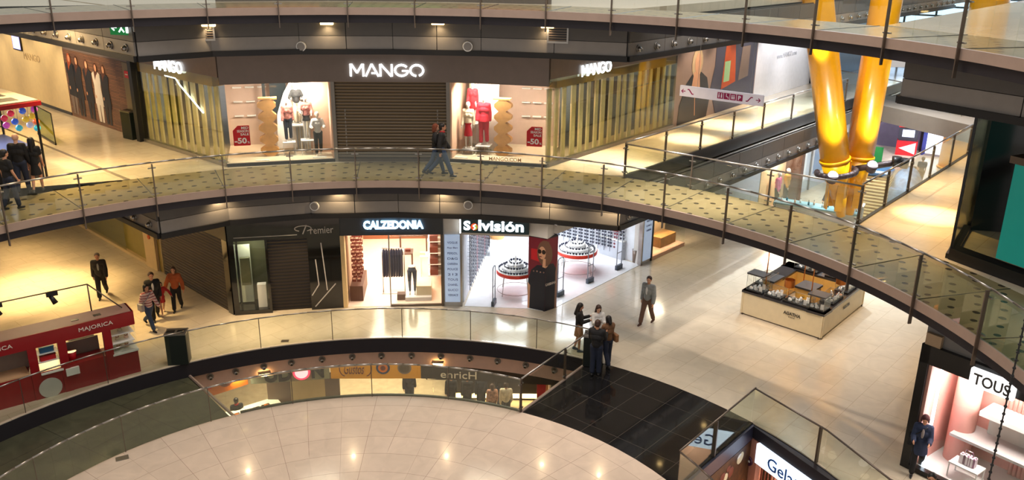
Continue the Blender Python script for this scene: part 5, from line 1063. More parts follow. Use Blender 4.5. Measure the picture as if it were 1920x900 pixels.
DKL = mat('slate lid', (58, 60, 62), .35)
vitrine(kL + d * .42 + N1 * .32, aLC, .62, .5, .62, 'tall glass case with black lid at the left corner of the cream kiosk', DKL, 6)
vitrine(kL + d * 1.12 + N1 * .30, aLC, .6, .48, .32, 'low glass case left of the lettering on the cream kiosk', None, 6)
vitrine(kL + d * 1.98 + N1 * .30, aLC, .95, .48, .28, 'wide low glass case above the lettering on the cream kiosk', None, 6)
vitrine(kC - d * .38 + N1 * .34, aLC, .6, .5, .5, 'glass case with blue black lid at the front corner of the cream kiosk', DKL, 4)
vitrine(kC + d2 * 1.4 + N2 * .32, aCR, .9, .48, .28, 'low glass case on the right side of the cream kiosk', None, 6)
vitrine(kC + d2 * 2.7 + N2 * .32, aCR, .9, .48, .36, 'glass case at the far right corner of the cream kiosk', None, 6)
vitrine(kL + d2 * 1.3 - N2 * .0 + d * .32, aCR, .9, .48, .3, 'low glass case on the left side of the cream kiosk', None, 6)
vitrine(kB - (kB - kR) * .3 - d2 * .32, aLC, .9, .48, .4, 'glass case with white busts at the back of the cream kiosk', None, 6)
vitrine(kB - (kB - kR) * .7 - d2 * .32, aLC, .9, .48, .3, 'glass case of violet trinkets at the back of the cream kiosk', None, 6)
def drum(p, lab):
    s = thing('drum_lamp', lab, 'lamp', (p.x, p.y, .92)); MB().tube((0, 0, 0), (0, 0, .02), .1, m=COPPER, n=16).build('base', COPPER, s); MB().tube((0, 0, 0), (0, 0, .5), .01, m=COPPER, n=6).build('stem', COPPER, s); MB().tube((0, 0, .42), (0, 0, .68), .17, m=COPPER, n=24, caps=False).build('shade', COPPER, s)
drum(kL + d * 1.5 + N1 * .48, 'copper drum lamp on the front counter of the cream kiosk, above the lettering'); drum(kC + d2 * 2.05 + N2 * .3, 'copper drum lamp on the right counter of the cream kiosk')
for p, w, lab in ((kL + d * 1.75 + N1 * 1.5, .6, 'square cabinet with dark top in the middle of the cream kiosk'), (kL + d * .5 + N1 * 1.3, .38, 'narrow cabinet with dark top by the left pole inside the cream kiosk')):
    s = thing('cabinet', lab, 'cabinet', (p.x, p.y, 0), aLC); MB().b2(-w / 2, w / 2, -.35, .35, 0, 1.1, GOLDW).build('body', GOLDW, s); MB().b2(-w / 2 - .04, w / 2 + .04, -.39, .39, 1.1, 1.17, DKL).build('top', DKL, s); MB().b2(-.05, .05, -.37, -.35, .8, .84, BLACK).build('handle', BLACK, s)

# --- red pearl kiosk on the left
r1 = at(248, 583, 2.0).xy; r0_ = at(0, 641, 2.0).xy; dr = (r1 - r0_).normalized(); r0 = r1 - dr * 5.6; LK = 5.6
t = thing('red_kiosk', 'dark red kiosk with white MAJORICA lettering behind the curved glass balustrade', 'kiosk', (r0.x, r0.y, 0), math.atan2(dr.y, dr.x)); xr = lambda v: LK - v
TKB = mat('taupe roof', (150, 116, 104), .5)
MB().b2(0, LK, 0, .75, 1.97, 2.0, TKB).build('roof', TKB, t); MB().b2(0, LK, -.03, .02, 1.58, 2.0, DRED).b2(LK - .03, LK + .02, 0, .75, 1.58, 2.0, DRED).build('header_band', DRED, t)
MB().b2(0, LK - .72, -.0, .6, 0, .8, DRED).b2(LK - .72, LK, -.0, .75, 0, .72, DRED).build('counter', DRED, t)
for x in (LK - .78, LK - 1.98, LK - 2.75, LK - 4.2): MB().b2(x - .11, x + .11, -.02, .1, 0, 1.6, DRED).build('pillar', DRED, t)
MB().b2(LK - .70, LK + .02, -.03, .76, .72, .78, WHITE).b2(LK - 2.62, LK - 2.05, -.05, .4, .72, .77, WHITE).build('white_ledge', WHITE, t)
MB().b2(LK - .68, LK, 0, .73, .78, 1.58, SHOPG).build('corner_showcase', SHOPG, t); MB().b2(LK - 2.64, LK - 2.09, .02, .4, .77, 1.58, SHOPG).build('showcase', SHOPG, t)
m = MB().b2(LK - .66, LK - .03, .05, .7, 1.05, 1.07, WHITE).b2(LK - .66, LK - .03, .05, .7, 1.32, 1.34, WHITE).b2(LK - 2.62, LK - 2.1, .04, .38, 1.05, 1.07, WHITE).b2(LK - 2.62, LK - 2.1, .04, .38, 1.3, 1.32, WHITE); m.build('shelf', WHITE, t)
TAU = mat('taupe interior', (128, 110, 98), .5); MB().b2(.0, LK - 2.8, .62, .68, .3, 1.58, TAU).b2(LK - 1.9, LK - .9, .70, .76, 0, 1.2, TAU).build('inner_wall', TAU, t); MB().b2(.0, LK - 2.9, .0, .62, .80, .84, mat('tan counter', (200, 160, 120), .4)).build('worktop', None, t)
m = MB(); [m.b2(LK - x, LK - x + .2, .25, .38, 2.0, 2.012, BLACK) for x in (1.0, 1.6, 3.9, 4.5)]; m.build('roof_vent', BLACK, t)
MB().b2(LK - 2.0, LK - 1.65, -.07, -.0, .50, .72, WHITE).build('card_holder', WHITE, t); m = MB(); m.tube((LK - 2.45, -.02, .28), (LK - 2.45, -.04, .28), .3, m=mat('pale disc', (190, 186, 180), .4), n=24); m.build('round_emblem', None, t)
text('MAJORICA', t, LK - 1.5, 1.72, .92, .15, PWHT, -.045, .006); text('MAJORICA', t, LK - 4.1, 1.72, .92, .15, PWHT, -.045, .006)
m = MB(); x_ = LK - .95; m.path([(0, .72, 2.85), (x_, .72, 2.85), (x_ + .75, .3, 2.05)], .02, POST); m.tube((x_, .72, 2.0), (x_, .72, 2.85), .02, m=POST); m.build('track_frame', POST, t)
for x in (x_ - .9, x_ - 2.3, x_ - 3.7): MB().b2(x - .2, x + .1, .68, .76, 2.72, 2.84, BLACK).tube((x - .1, .72, 2.74), (x + .0, .66, 2.5), .06, .08, BLACK, 10).build('track_spotlight', BLACK, t)
def onk(x, y, z): return loc_of(t, x, y, z)
s = thing('stool_cabinet', 'beige cabinet standing inside the red kiosk opening', 'cabinet', onk(LK - 1.3, 1.1, 0), t.rotation_euler.z); MB().b2(-.3, .3, -.25, .25, 0, 1.15, CREAM).build('body', CREAM, s); MB().b2(-.33, .33, -.28, .28, 1.15, 1.19, TAU).build('top', TAU, s)
s = thing('waste_basket', 'small red waste basket inside the red kiosk opening', 'basket', onk(LK - 1.72, .35, .8), 0); MB().tube((0, 0, 0), (0, 0, .25), .1, .13, RED, 14).build('body', RED, s); MB().tube((0, 0, .25), (0, 0, .26), .135, .135, DRED, 14).build('rim', DRED, s)
s = thing('blue_box', 'blue jewellery box on the upper shelf of the red kiosk showcase', 'box', onk(LK - 2.36, .2, 1.32), t.rotation_euler.z); MB().b2(-.18, .18, -.1, .1, 0, .14, mat('blue box', (30, 90, 130), .4)).build('body', None, s, bevel=.01); MB().b2(-.19, .19, -.11, .11, .14, .17, mat('blue box lid', (40, 110, 150), .4)).build('lid', None, s)
s = thing('red_box', 'dark red jewellery box on the lower shelf of the red kiosk showcase', 'box', onk(LK - 2.36, .2, 1.07), t.rotation_euler.z); MB().b2(-.2, .2, -.1, .1, 0, .15, RED).build('body', RED, s, bevel=.01); MB().b2(-.21, .21, -.11, .11, .15, .17, DRED).build('lid', DRED, s)
for k, (x, z) in enumerate(((LK - .45, .78), (LK - .22, .78), (LK - .45, 1.07), (LK - .2, 1.07), (LK - .35, 1.34))):
    s = thing('necklace_bust', 'pale necklace bust in the glass corner showcase of the red kiosk, ' + ('lowest shelf left', 'lowest shelf right', 'middle shelf left', 'middle shelf right', 'top shelf')[k], 'bust', onk(x, .35, z), t.rotation_euler.z); MB().tube((0, 0, 0), (0, 0, .08), .07, .05, (CREAM, PEACH)[k % 2], 12).ball((0, 0, .12), .06, CREAM, sc=(1, .6, 1)).build('bust', CREAM, s); MB().path([(.05 * math.cos(R(a)), -.03 - .01, .12 + .04 * math.sin(R(a))) for a in range(180, 361, 30)], .008, DRED, 5).build('necklace', DRED, s)
# --- litter bins
def bin_(p, an, lab, w=.42, h=1.0):
    s = thing('litter_bin', lab, 'bin', p, an); MB().b2(-w, w, -.22, .22, 0, h, mat('black green bin', (22, 30, 26), .35)).build('body', None, s, bevel=.015); MB().b2(-w - .01, w + .01, -.23, .23, h, h + .05, STEEL).build('lid', STEEL, s); m = MB(); [m.b2(sx * w * .5 - .12, sx * w * .5 + .12, -.09, .09, h + .045, h + .056, BLACK) for sx in (-1, 1)]; m.build('slot', BLACK, s)
q = at(334, 683, 0); bin_((q.x - .0, q.y + .15, 0), .15, 'black litter bin with steel lid behind the balustrade, right of the red kiosk', .31)
q = at(1116, 690, 0); bin_((q.x - .05, q.y + .25, 0), -.2, 'dark litter bin at the end of the curved balustrade beside the group of four people', .3)
q = at(252, 258, Z2); bin_((q.x, q.y - .1, Z2), -.6, 'brown black litter bin before the mural on the upper left', .3)
q = at(234, 853, 0); tag(MB().b2(-.15, .15, -.1, .1, 0, .012, STEEL).build('floor_hatch', STEEL, None, (q.x, q.y - .15, .0), .5), 'small steel plate on the rim of the pale round floor', 'floor plate')
q = at(533, 642, 0); tag(MB().b2(-.12, .12, -.08, .08, 0, .012, POST).build('floor_hatch', POST, None, (q.x, q.y + .1, .0), .1), 'small dark steel plate on the beige floor edge before the black store', 'floor plate')
# --- small kiosk upper left
kz = 2.25; A_ = at(78, 197, Z2 + kz).xy; u_ = (at(0, 208, Z2 + kz).xy - A_).normalized(); v_ = (at(0, 173, Z2 + kz).xy - A_).normalized(); p = A_
print('kiosk', A_, u_, v_)
t = thing('trinket_kiosk', 'trinket kiosk with flat dark red edged roof and hanging ornaments, upper left', 'kiosk', (p.x, p.y, Z2), 0)
Q = lambda a, b: (u_.x * a + v_.x * b, u_.y * a + v_.y * b)
def kq(a0, a1, b0, b1, z0, z1, m, nm): return MB().prism([Q(a0, b0), Q(a1, b0), Q(a1, b1), Q(a0, b1)], z0, z1, m).build(nm, m, t)
kq(0, 2.6, 0, 3.4, kz, kz + .13, DRED, 'roof_edge'); kq(.06, 2.5, .06, 3.3, kz + .13, kz + .17, mat('grey roof', (120, 112, 104), .4), 'roof')
for k in range(3): kq(.5, 2.0, .4 + k, 1.0 + k, kz + .17, kz + .18, BLACK, 'roof_vent')
for a, b in ((.15, .15), (2.4, .15), (.15, 3.2), (2.4, 3.2)): MB().tube((*Q(a, b), 0), (*Q(a, b), kz), .04, m=BLACK, n=6).build('post', BLACK, t)
kq(.2, 2.4, .2, 3.2, 0, .85, mat('dark counter', (40, 40, 52), .3), 'counter'); kq(.15, 2.45, .15, 3.25, .85, .9, mat('blue grey counter', (90, 100, 130), .3), 'countertop')
OL = glassmat('olive glass', (.72, .76, .30), .12, .6)
q = at(105, 272, Z2).xy; q2 = at(72, 252, Z2).xy; 
s = thing('glass_screen', 'olive green glass screen with dark frame right of the trinket kiosk', 'screen', (q.x, q.y, Z2), ang(q, q2)); Ls = (q2 - q).length; MB().b2(0, Ls, -.008, .008, .05, 1.12, OL).build('glass_pane', OL, s); m = MB(); m.path([(0, 0, 0), (0, 0, 1.14), (Ls, 0, 1.14), (Ls, 0, 0)], .02, BLACK); m.b2(0, Ls, -.03, .03, 0, .06, BLACK); m.build('frame', BLACK, s)
colsx = [(230, 60, 90), (60, 110, 230), (240, 200, 60), (220, 90, 200), (70, 200, 220), (200, 200, 230), (240, 110, 60)]
for k, (px, py) in enumerate(((20, 213), (42, 208), (60, 218), (12, 235), (36, 240), (56, 234), (68, 228), (8, 222), (28, 228), (48, 224), (64, 205), (70, 240))):
    pp = vp(px, py, p + u_ * 2.4 + v_ * .45, p + v_ * .45); c_ = mat('ornament colour %d' % (k % 7), colsx[k % 7], .15, coat=.5, emis=.25)
    s = thing('hanging_ornament', ('red', 'blue', 'yellow', 'pink', 'turquoise', 'silver', 'orange')[k % 7] + ' glass ornament hanging under the trinket kiosk roof, ' + ('near its post', 'deeper inside')[k // 7], 'ornament', pp); MB().ball((0, 0, 0), .10, c_, n=12).build('ball', c_, s); MB().tube((0, 0, .1), (0, 0, max(.15, Z2 + 2.25 - pp.z)), .006, m=STEEL, n=5).build('cord', STEEL, s)
lq = Q(1.2, 1.5); light('AREA', (p.x + lq[0], p.y + lq[1], Z2 + 2.2), 70, (.9, .9, 1), 1.0, (p.x + lq[0], p.y + lq[1], 0))

# ================================================================== food hall on the lowest level
f0, f1, f2, f3, f4_, f5 = Vector((-11.4, 26.4)), Vector((-9.55, 27.9)), Vector((-6.75, 28.4)), Vector((-3.35, 28.5)), Vector((1.6, 28.1)), Vector((5, 31.5))
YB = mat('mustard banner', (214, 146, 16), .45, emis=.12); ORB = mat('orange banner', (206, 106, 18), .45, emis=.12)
def board(a, b, m, lab, z0=-3.05, z1=-2.15):
    t, L = facade('banner_board', lab, 'sign board', a, b, 0); MB().b2(0, L, 0, .12, z0, z1, m).b2(0, L, 0, .12, z1, -1.0, mat('ochre strip', (170, 84, 20), .5)).build('board', None, t); return t, L
t, L = board(f0, f1 + Vector((-.1, 0)), ORB, 'orange banner board with round emblem at the left end of the food hall'); m = MB(); m.tube((1.5, -.01, -2.55), (1.5, -.03, -2.55), .3, m=BRN, n=20).b2(.5, .95, -.03, -.01, -2.75, -2.4, REDP); m.build('emblem', None, t)
t, L = board(f1, f2, mat('grey green sign', (150, 150, 126), .4), 'grey sign board of the noodle bar reading UDON with a pink lit dot')
NK = mat('black letters', (24, 22, 24), .4); text('UD', t, .5, -3.0, 1.0, .60, NK, -.05, .03, .04); text('N', t, 2.2, -2.95, .45, .58, NK, -.05, .03, .04)
m = MB(); m.tube((1.84, -.01, -2.68), (1.84, -.06, -2.68), .31, m=mat('pink lit dot', (255, 60, 90), .4, emis=2.2, ecol=(255, 50, 80)), n=24).tube((1.84, -.06, -2.68), (1.84, -.07, -2.68), .24, m=mat('pale pink dot', (255, 190, 200), .4, emis=1.5), n=24); m.build('lit_dot', None, t)
t, L = board(f2 + Vector((.05, 0)), f3, YB, 'mustard banner with brown Gustos script and two round emblems, centre of the food hall'); text('Gustos', t, .5, -2.85, .75, .42, BRN, -.02, .01, 0, shear=.35)
m = MB(); [m.stroke([(1.3 * 0 + c0 + r0_ * math.cos(R(k)), -2.62 + .32 * math.sin(R(k))) for k in range(a0, a1, 20)], .035, -.02, -.01, BRN) for c0, r0_, a0, a1 in ((.55, .22, 100, 270), (1.3, .22, -80, 90))]; m.build('scroll_line', BRN, t)
m = MB(); m.tube((1.95, 0, -2.6), (1.95, -.02, -2.6), .26, m=mat('navy ring', (40, 60, 100), .4), n=24).tube((1.95, -.02, -2.6), (1.95, -.03, -2.6), .18, m=ORB, n=20).tube((1.95, -.03, -2.6), (1.95, -.04, -2.6), .1, m=BRN, n=12).tube((2.75, 0, -2.6), (2.75, -.02, -2.6), .26, m=TAU, n=24).tube((2.75, -.02, -2.6), (2.75, -.03, -2.6), .2, m=POST, n=20); m.build('emblem', None, t)
t, L = facade('dark_storefront', 'dark food counter front with thin silver enrich lettering', 'storefront', f3, f4_, 0); DKB = mat('espresso fascia', (36, 28, 22), .35); MB().b2(0, L, 0, .12, -3.05, -1.0, DKB).build('fascia_board', DKB, t); text('enricH', t, .75, -2.96, 1.35, .30, PWHT, -.03, .01)
t, L = facade('dark_storefront', 'dark fascia continuing to the right in the food hall', 'storefront', f4_, f5, 0); MB().b2(0, L, 0, .12, -3.4, -1.0, DKB).build('fascia_board', DKB, t)
FW = mat('food hall wall', (216, 180, 128), .5)
struct(MB().b2(-14, 8, 26.2, 42, -1.0, -.6, CEIL).build('ceiling'), 'ceiling of the food hall', 'ceiling')
for x in (-8.6, -6.2, -3.6, -1, 1): light('SPOT', (x, 27.4, -1.15), 80, (1, .74, .48), .1, (x, 28.6, -4), 110)
wall('wall_back', (-14, 33.5), (-3.0, 33.9), Z0, -1, FW, 'back wall of the food hall left part'); wall('wall_back', (-2.6, 31.6), (6, 31.8), Z0, -1, mat('warm brick wall', (150, 92, 50), .5), 'back wall of the food counter')
t = thing('noodle_bar_front', 'brown and beige blank panels under the noodle bar sign', 'panel wall', (-9.2, 28.6, Z0)); MB().b2(0, .9, 0, .1, 0, 2.4, mat('cocoa panel', (110, 88, 72), .4)).b2(.9, 2.2, 0, .1, 0, 2.4, BEIGEW).b2(2.2, 2.75, 0, .1, 0, 2.4, TAU).build('panel', None, t)
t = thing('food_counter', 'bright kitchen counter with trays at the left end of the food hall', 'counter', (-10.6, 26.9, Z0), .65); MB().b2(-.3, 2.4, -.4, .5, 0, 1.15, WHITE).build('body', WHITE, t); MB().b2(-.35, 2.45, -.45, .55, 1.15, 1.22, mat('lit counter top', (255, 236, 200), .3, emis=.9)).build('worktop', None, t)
for k in range(6):
    s = thing('food_tray', 'tray of food on the bright kitchen counter', 'tray', loc_of(t, .0 + k * .38, .0, 1.22), .65, 'trays on the bright kitchen counter'); MB().b2(-.15, .15, -.2, .2, 0, .03, STEEL).build('tray', STEEL, s); MB().ball((0, 0, .04), .11, (BRN, REDP, ORB)[k % 3], sc=(1, 1.2, .5)).build('food', None, s)
light('AREA', loc_of(t, 1, .4, 2.6), 60, (1, .85, .6), .8, loc_of(t, 1, .4, 0))
t = thing('menu_screen', 'small bright menu panel with food pictures left of the dark counter', 'menu panel', (-2.95, 30.2, -4.0)); MB().b2(-.35, .35, 0, .06, 0, .65, mat('menu glow', (255, 220, 160), .4, emis=1.6)).build('lit_face', None, t); m = MB(); [m.tube((-.2 + .2 * (k % 3), -.01, .18 + .2 * (k // 3)), (-.2 + .2 * (k % 3), -.02, .18 + .2 * (k // 3)), .07, m=(OAK, REDP, WHITE)[k % 3], n=10) for k in range(6)]; m.build('picture', None, t); MB().b2(-.4, .4, .06, .1, -.06, .71, BLACK).build('frame', BLACK, t)
t = thing('menu_screen', 'wide bright lit picture panel behind the dark counter customers', 'menu panel', (-1.3, 31.3, -4.55)); MB().b2(-1.0, 1.0, 0, .06, 0, .85, mat('picture glow', (255, 240, 200), .4, emis=2.4)).build('lit_face', None, t); m = MB(); [m.ball((-.6 + .35 * k, -.02, .12), .12, (OAK, mat('leaf green', (120, 170, 60), .5), ORB)[k % 3], sc=(1, .2, .8)) for k in range(5)]; m.build('picture', None, t); MB().b2(-1.05, 1.05, .06, .1, -.06, .9, BLACK).build('frame', BLACK, t)
t = thing('food_counter', 'dark food counter with warm lit front strip', 'counter', (-.6, 30.9, Z0)); MB().b2(-1.8, 1.9, 0, .3, 0, 1.0, DKB).build('body', DKB, t); MB().b2(-1.8, 1.9, -.02, 0, .1, .3, LAMPW).build('glow_strip', LAMPW, t); MB().b2(-1.85, 1.95, -.05, .35, 1.0, 1.05, OAK).build('worktop', OAK, t)
t = thing('white_curtain', 'pale rippled curtain lit from above right of the dark counter', 'curtain', (1.55, 29.4, Z0)); m = MB(); [m.tube((k * .1, .1 + .1 * k * .8, .1), (k * .1, .1 + .1 * k * .8, 2.1), .07, m=CREAM, n=8) for k in range(12)]; m.build('cloth', CREAM, t); MB().tube((-.05, .08, 2.12), (1.2, 1.05, 2.12), .02, m=STEEL).build('rail', STEEL, t)
t = thing('tall_poster', 'narrow red panel beside the pale curtain in the food hall', 'panel', (1.2, 29.2, Z0)); MB().b2(-.17, .17, 0, .08, 0, 1.95, RED).build('board', RED, t); MB().b2(-.19, .19, -.01, .09, 0, .06, BLACK).build('foot', BLACK, t)
for x, y, pw in ((-8, 30.8, 200), (-5, 31.5, 260), (-1.5, 30.2, 200), (1.8, 29.8, 130)): light('AREA', (x, y, -1.15 if y > 28.4 else -1.2), pw, (1, .84, .64), 1.4, (x, y, -5))
# ================================================================== ice cream shop below the opening on the right
ga = Vector((6.72, 20.52)); gb = ga + (Vector((7.95, 18.1)) - ga).normalized() * 6
t, L = facade('ice_cream_shop', 'ice cream shop front under the floor opening with white lit Gelati sign', 'storefront', ga, gb, 0)
MB().b2(-.0, L, -.06, .2, -.38, -.04, BEAM).build('edge_beam', BEAM, t)
GS = mat('blue white light box', (220, 236, 255), .4, emis=1.5); MB().b2(.30, 3.4, -.12, .0, -1.02, -.42, GS).build('light_box', GS, t); text('Gelati', t, .78, -.90, 1.2, .36, mat('blue letters', (20, 84, 160), .4), -.13, .008, .0)
MB().b2(.0, .28, -.04, .2, -5.2, -.42, mat('rose brown pilaster', (196, 136, 116), .45)).build('pilaster', None, t); MB().b2(.28, L, .6, .7, -5.2, -.4, PEACH).build('back_wall', PEACH, t); m = MB(); [m.b2(.35 + k * .12, .39 + k * .12, .1, .14, -2.6, -1.05, BRN) for k in range(5)]; m.build('slat', BRN, t)
MB().tube((.02, -.04, -1.15), (.02, -.09, -1.15), .14, m=mat('plum disc', (70, 36, 60), .4), n=20).b2(-.05, .09, -.1, -.09, -1.17, -1.12, WHITE).build('round_badge', None, t)
light('AREA', loc_of(t, 1.6, .3, -1.1), 60, (1, .78, .62), .6, loc_of(t, 1.6, .2, -5))
ha = Vector((4.1, 17.5)); hb = ga
t, L = facade('picture_wall', 'wall with a large picture of white blossoms and scoops left of the ice cream shop', 'mural', ha, hb, 0)
MB().b2(0, L, -.02, .15, -.45, -.03, mat('steel blue edge', (70, 70, 88), .35, .4)).build('edge_beam', None, t)
m = MB().b2(0, L, .0, .06, -3.2, -.5, mat('brown picture ground', (70, 44, 24), .4, noise=.6, nscale=6)); m.build('printed_panel', None, t)
m = MB(); rnd = random.Random(3)
for k in range(46):
    x, z = rnd.uniform(.3, L - .2), rnd.uniform(-2.8, -.7); m.ball((x, -.005, z), rnd.uniform(.09, .2), (CREAM, ORB, BRN, WHITE, CREAM)[k % 5], sc=(1, .06, rnd.uniform(.6, 1)), n=9)
m.build('printed_shape', None, t)
light('SPOT', (7.2, 17.5, -.7), 120, (1, .9, .8), .1, (5.2, 19, -1.8), 100)


# ================================================================== PEOPLE and MANNEQUINS
def finish(m, name, mt, parent, vox, smooth=3):
    o = m.build(name, mt, parent)
    r = o.modifiers.new('skin', 'REMESH'); r.mode = 'VOXEL'; r.voxel_size = vox; r.use_smooth_shade = True
    s_ = o.modifiers.new('soft', 'SMOOTH'); s_.iterations = smooth; s_.factor = .5
    return o
def rotx(v, a): c, s_ = math.cos(a), math.sin(a); return Vector((v.x, v.y * c - v.z * s_, v.y * s_ + v.z * c))
SK1 = mat('skin', (206, 150, 118), .5); SK2 = mat('fair skin', (226, 176, 146), .5); MANQ = mat('white mannequin', (240, 234, 226), .35)
HB = mat('black hair', (24, 18, 16), .5); HBR = mat('dark brown hair', (58, 34, 22), .5); HG = mat('greying hair', (110, 96, 86), .6); SHOE = mat('black shoe', (22, 20, 20), .4); EYE_ = mat('eye dark', (20, 16, 14), .3)
def cloth(n, c, noise=.1): return mat(n, c, .8, noise=noise, nscale=14)
def person(label, loc, yaw, h=1.72, skin=SK1, hair=HB, hairlen='short', top=None, bottom=None, shoes=SHOE, female=False, stride=(12, -12), knees=(5, 12), arms=((8, 6, 15), (-8, 6, 15)), lean=0, head=(0, 0), coat=0, skirt=0, bag=None, sleeves=True, name='person', cat='person', loose=1.0, scarf=None, legskin=False, vox=.013, mannequin=False, stripes=None, bald=False, group=None, jacket=None, hold=None):
    """local +y is where the person faces; arms/legs = (right, left)"""
    t = thing(name, label, cat, loc, yaw - math.pi / 2, group); H = h; f = .93 if female else 1.0
    V = lambda x, y, z: Vector((x, y, z)) * H
    ld = R(lean)
    def tors(v):      # lean the upper body about the hips
        q = rotx(v - V(0, 0, .53), -ld); return q + V(0, 0, .53)
    hipz = .52; body = MB(); hw = .052
    legs = []; lowest = 9
    for sx, an, kn in ((1, stride[0], knees[0]), (-1, stride[1], knees[1])):
        hp = V(sx * hw, 0, hipz); kn_ = hp + rotx(V(0, 0, -.245), R(an)); an_ = kn_ + rotx(V(0, 0, -.235), R(an - kn)); toe = an_ + rotx(V(0, .075, -.035), R((an - kn) * .5 if an - kn < 0 else 0)); heel = an_ + rotx(V(0, -.02, -.032), R((an - kn) * .5 if an - kn < 0 else 0))
        legs.append((hp, kn_, an_, toe, heel)); lowest = min(lowest, toe.z, heel.z)
    dz = Vector((0, 0, .016 * H - lowest)); legs = [tuple(p + dz for p in l) for l in legs]
    T = lambda x, y, z: tors(V(x, y, z)) + dz
    for hp, kn_, an_, toe, heel in legs:
        body.cap(hp, .047 * H * f, kn_, .031 * H).cap(kn_, .031 * H, kn_.lerp(an_, .3), .032 * H * f).cap(kn_.lerp(an_, .3), .032 * H * f, an_, .019 * H).cap(heel, .018 * H, toe, .013 * H)
    sw = .098 * f
    body.ball(T(0, 0, .53), .075 * H, sc=(1.12, .8, .85)).cap(T(0, 0, .56), .066 * H * f, T(0, 0, .64), .064 * H * f).cap(T(-.03, 0, .70), .068 * H * f, T(.03, 0, .70), .068 * H * f).cap(T(-.055, 0, .775), .048 * H, T(.055, 0, .775), .048 * H).cap(T(-sw, 0, .805), .028 * H, T(sw, 0, .805), .028 * H)
    if female: [body.ball(T(sx * .035, .045, .725), .032 * H) for sx in (-1, 1)]
    nk = T(0, 0, .82); hd = T(0, .012, .925); hr = Matrix.Rotation(R(head[1]), 3, 'Z') @ Matrix.Rotation(R(-head[0]), 3, 'X'); HV = lambda x, y, z: hd + hr @ V(x, y, z)
    body.cap(nk, .032 * H * f, HV(0, -.005, -.03), .029 * H * f)
    body.ball(HV(0, -.004, .014), .055 * H, sc=(.86, 1.08, 1.05), rot=hr, n=14).ball(HV(0, .014, -.022), .040 * H, sc=(.88, 1, 1.05), rot=hr, n=12).ball(HV(0, .058, -.006), .009 * H, sc=(.8, 1.2, 1.7), rot=hr, n=8)
    for sx in (-1, 1): body.ball(HV(sx * .048, 0, 0), .012 * H, sc=(.5, .8, 1.3), rot=hr, n=8)
    body.cap(HV(-.012, .050, -.034), .005 * H, HV(.012, .050, -.034), .005 * H)
    AR = []
    for sx, (sw_, ab, el) in ((1, arms[0]), (-1, arms[1])):
        sh = T(sx * sw, 0, .80); d = rotx(Vector((math.sin(R(ab)) * sx, 0, -math.cos(R(ab)))), R(sw_)); el_ = sh + d * .168 * H
        d2_ = rotx(Vector((math.sin(R(ab)) * sx * (.5 if el < 60 else -.45), 0, -math.cos(R(ab)))), R(sw_ + el)).normalized(); wr = el_ + d2_ * .145 * H; AR.append((sh, el_, wr, d2_, sx))
        body.cap(sh, .027 * H * f, el_, .021 * H * f).cap(el_, .021 * H * f, wr, .0145 * H)
        # palm, four bent fingers of unequal length, thumb from the side of the palm
        side = Vector((0, 1, 0)) - d2_ * d2_.y
        side = side.normalized() if side.length > .1 else Vector((0, 0, 1)); nrm = d2_.cross(side).normalized() * (-sx)
        pk_ = wr + d2_ * .045 * H
        body.cap(wr, .013 * H, pk_, .015 * H).cap(wr + d2_ * .02 * H + side * .011 * H, .008 * H, pk_ + side * .012 * H, .008 * H).cap(wr + d2_ * .02 * H - side * .011 * H, .008 * H, pk_ - side * .012 * H, .008 * H)
        for k, ln in enumerate((.036, .042, .039, .030)):
            o_ = side * (.017 - .0112 * k) * H; a_ = pk_ + o_ + d2_ * .008 * H; b_ = a_ + d2_ * ln * .55 * H; c_ = b_ + (d2_ + nrm * .9).normalized() * ln * .5 * H
            body.cap(a_, .0052 * H, b_, .0048 * H, n=6).cap(b_, .0048 * H, c_, .004 * H, n=6)
        a_ = wr + d2_ * .018 * H + side * .016 * H; b_ = a_ + (side + d2_ * .9).normalized() * .022 * H; body.cap(a_, .0065 * H, b_, .0058 * H, n=6).cap(b_, .0058 * H, b_ + (d2_ + side * .2 + nrm * .3).normalized() * .018 * H, .005 * H, n=6)
    finish(body, 'body', skin, t, vox * .75 if not mannequin else vox, 2)
    g = .012 * H * loose
    if bottom and not skirt:
        m = MB()
        for hp, kn_, an_, toe, heel in legs:
            m.cap(hp, .052 * H * f + g * .6, kn_, .038 * H + g * .5).cap(kn_, .038 * H + g * .5, kn_.lerp(an_, .88), .028 * H + g * .8)
        m.ball(T(0, -.004, .53), .08 * H, sc=(1.16, .9, .9)).cap(T(0, 0, .55), .07 * H * f + g * .3, T(0, 0, .585), .068 * H * f + g * .2)
        finish(m, 'trousers', bottom, t, vox)
    if skirt:
        m = MB(); a_ = T(0, 0, .60); zb = legs[0][0].z - skirt * H; c_ = (legs[0][1] + legs[1][1]) / 2; m.tube(a_, Vector((0, c_.y * .6, zb)), .062 * H, .095 * H, bottom or top, 16).ball(T(0, 0, .54), .08 * H, sc=(1.15, .95, .9)); finish(m, 'skirt', bottom or top, t, vox)
    if top:
        m = MB(); m.cap(T(0, 0, .57 if not coat else .52), .070 * H * f + g, T(0, 0, .64), .067 * H * f + g).cap(T(-.03, 0, .70), .071 * H * f + g, T(.03, 0, .70), .071 * H * f + g).cap(T(-.058, 0, .775), .051 * H + g, T(.058, 0, .775), .051 * H + g).cap(T(-sw, 0, .803), .031 * H + g, T(sw, 0, .803), .031 * H + g)
        m.ball(T(0, 0, .545), .082 * H, sc=(1.12, .92, .7 if not coat else 1.1))
        if female: [m.ball(T(sx * .035, .045, .725), .035 * H) for sx in (-1, 1)]
        if coat:
            c_ = (legs[0][1] + legs[1][1]) / 2; m.tube(T(0, 0, .60), Vector((0, c_.y * .4, legs[0][0].z - coat * H)), .075 * H + g, .098 * H + g, n=16)
